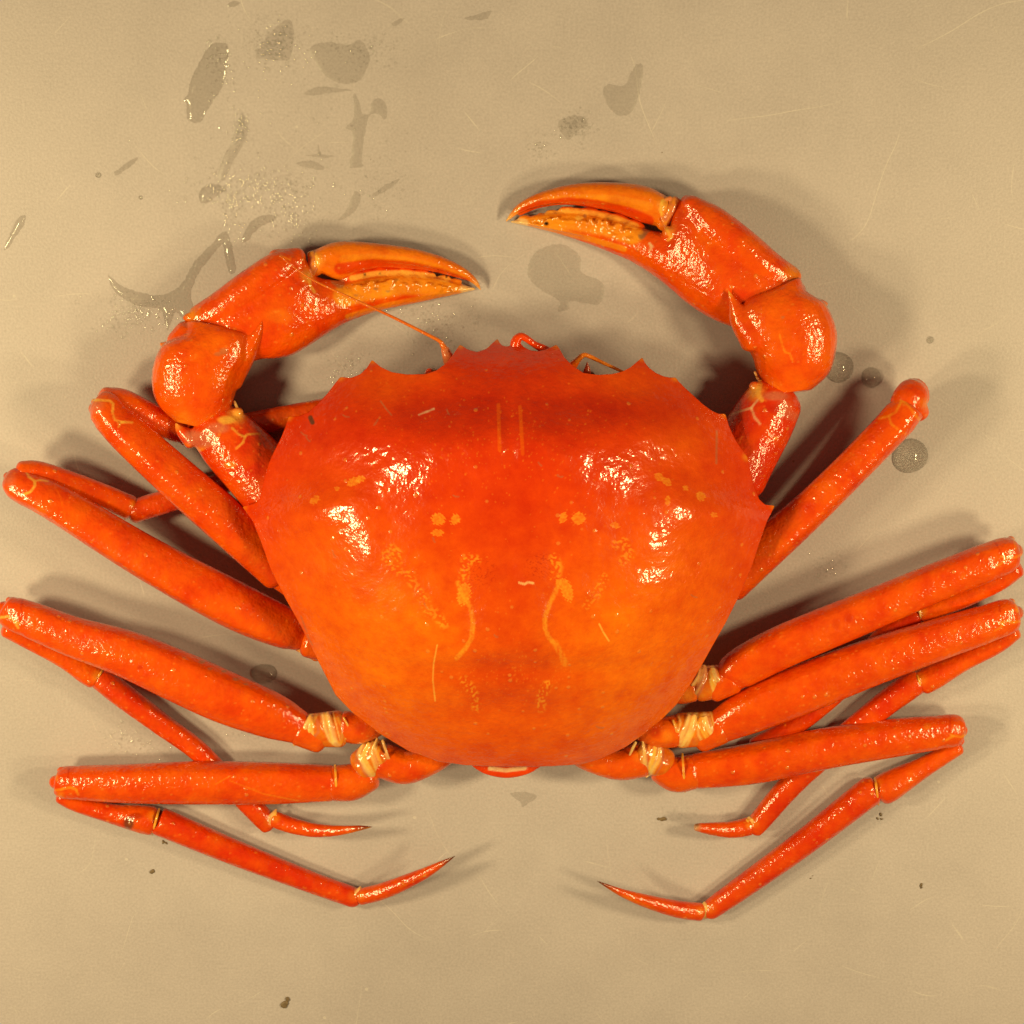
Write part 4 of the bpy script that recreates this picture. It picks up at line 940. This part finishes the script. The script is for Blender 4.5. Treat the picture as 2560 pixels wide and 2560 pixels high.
film('puddle', [(1395,310),(1420,292),(1452,290),(1470,312),(1440,330),(1425,350),(1412,345)], 1.5, DAMP, 'faint damp smear between the boot shaped mark and the right claw', cat='wet mark')
film('puddle', [(1340,630),(1400,610),(1450,640),(1455,680),(1508,710),(1496,760),(1425,752),(1424,772),(1395,778),(1398,752),(1345,720),(1318,680)], 2, DAMP, 'ragged grey damp patch on the board under the right claw finger', cat='wet mark')
film('puddle', [(1275,1984),(1310,1980),(1342,1990),(1325,2005),(1306,2018),(1300,2004)], 2, DAMP, 'little damp spot on the board behind the crab tail', cat='wet mark')
film('puddle', [(10,625),(22,590),(44,548),(62,538),(60,562),(40,590),(24,616)], 4, FILM, 'short bright wet streak at the left edge of the board', lin=.2, pool=.075)
film('puddle', [(286,432),(310,412),(340,394),(344,400),(318,422),(292,438)], 2.5, FILM, 'thin shiny slanting streak above the forked puddle', lin=.38)
film('puddle', [(570,10),(588,2),(600,8),(586,16),(572,18)], 4, FILM, 'tiny shiny splash at the very top left of centre')

# fine beads of water, more than anyone could count
def beads():
    V = []; F = []
    zones = [((690,110),(70,60),170),((640,470),(120,50),300),((580,520),(30,60),90),((740,540),(60,60),130),((1440,320),(40,35),60),((1350,370),(30,30),30),((340,780),(90,40),120),((700,300),(240,160),60),((560,160),(40,80),60),
             ((330,1860),(60,40),70),((880,640),(50,30),20),((620,1820),(40,30),50),((560,1920),(70,40),60),((600,320),(18,40),60),((950,480),(70,60),40),((1700,2040),(70,20),20),((2060,1420),(60,30),25),((1100,800),(90,60),110),((880,930),(60,40),60),
             ((420,980),(40,60),30),((900,120),(90,40),60)]
    for (x, y), (sx, sy), n in zones:
        for _ in range(int(n * 2.2)):
            px, py = rng.normal(x, sx * .6), rng.normal(y, sy * .6)
            r = rng.uniform(1.6, 3.4) if rng.random() < .88 else rng.uniform(3.4, 5.2)
            b = len(V); c = at(px, py, 0.0)
            ex = rng.uniform(.8, 1.3)
            V.append(c + np.array([0, 0, r * .30 * U]))
            for zz, q in ((.21, .55), (.0, 1.0)):
                for j in range(6):
                    a = j * math.pi / 3
                    V.append(c + np.array([math.cos(a) * r * q * ex, math.sin(a) * r * q, max(zz * r * 1.0, .12)]) * U)
            for j in range(6):
                k = (j + 1) % 6
                F.append((b, b + 1 + j, b + 1 + k)); F.append((b + 1 + j, b + 7 + j, b + 7 + k, b + 1 + k))
    # rows of beads strung along the puddle rims
    me = bpy.data.meshes.new('fine_water_beads'); me.from_pydata([v.tolist() for v in V], [], F)
    tag(finish(me, np.array(V), 'fine_water_beads', BEAD, None, None), 'fine mist of tiny water beads scattered on the beige board', 'water', kind='stuff')
beads()

# ------------------------------------------------------------------ crumbs
cm, nt, N, L = new_mat('dried_scrap')
b = N['Principled BSDF']; nz = N.new('ShaderNodeTexNoise'); nz.inputs['Scale'].default_value = 800
tc = N.new('ShaderNodeTexCoord'); L.new(tc.outputs['Object'], nz.inputs['Vector'])
mx = N.new('ShaderNodeMix'); mx.data_type = 'RGBA'; mx.inputs['A'].default_value = (.06, .035, .02, 1); mx.inputs['B'].default_value = (.24, .16, .09, 1)
L.new(nz.outputs['Fac'], mx.inputs['Factor']); L.new(mx.outputs['Result'], b.inputs['Base Color']); b.inputs['Roughness'].default_value = .6
def crumb(x, y, r, ex, rot, label):
    t = Raw(); g = np.random.default_rng(int(x + y))
    for _ in range(4):
        t.ball(x + g.normal(0, r * .5), y + g.normal(0, r * .5), r * .18, r * g.uniform(.4, .75), (ex, 1, .35), rot + g.normal(0, .5), n=7)
    tag(t.build('crumb', cm, None, fuse=1.6, smooth=1), label, 'crumb', 'dried scraps on the board')
crumb(381, 2182, 10, 1.0, .6, 'small brown scrap below the fourth left leg')
crumb(712, 2512, 13, .8, .9, 'dark ragged scrap near the bottom edge, left of centre')
crumb(2207, 2046, 10, .6, .2, 'brown oblong scrap right of the long lower right shin')
crumb(2298, 2214, 7, .7, .2, 'small olive scrap farthest to the lower right')
crumb(2027, 2192, 5, 1.0, .4, 'tiny brown scrap between the right shin and the olive scrap')
crumb(1660, 2046, 9, 1.0, .7, 'greyish scrap above the broken tip of the third right leg')
crumb(412, 2108, 8, .6, .1, 'brown smear of scrap touching the knee of the lowest left leg')
crumb(926, 400, 4, .6, .4, 'tiny scrap at the foot of the tree shaped damp mark')
crumb(1652, 380, 4, 1.4, .2, 'tiny dark scrap on the board above the right claw palm')
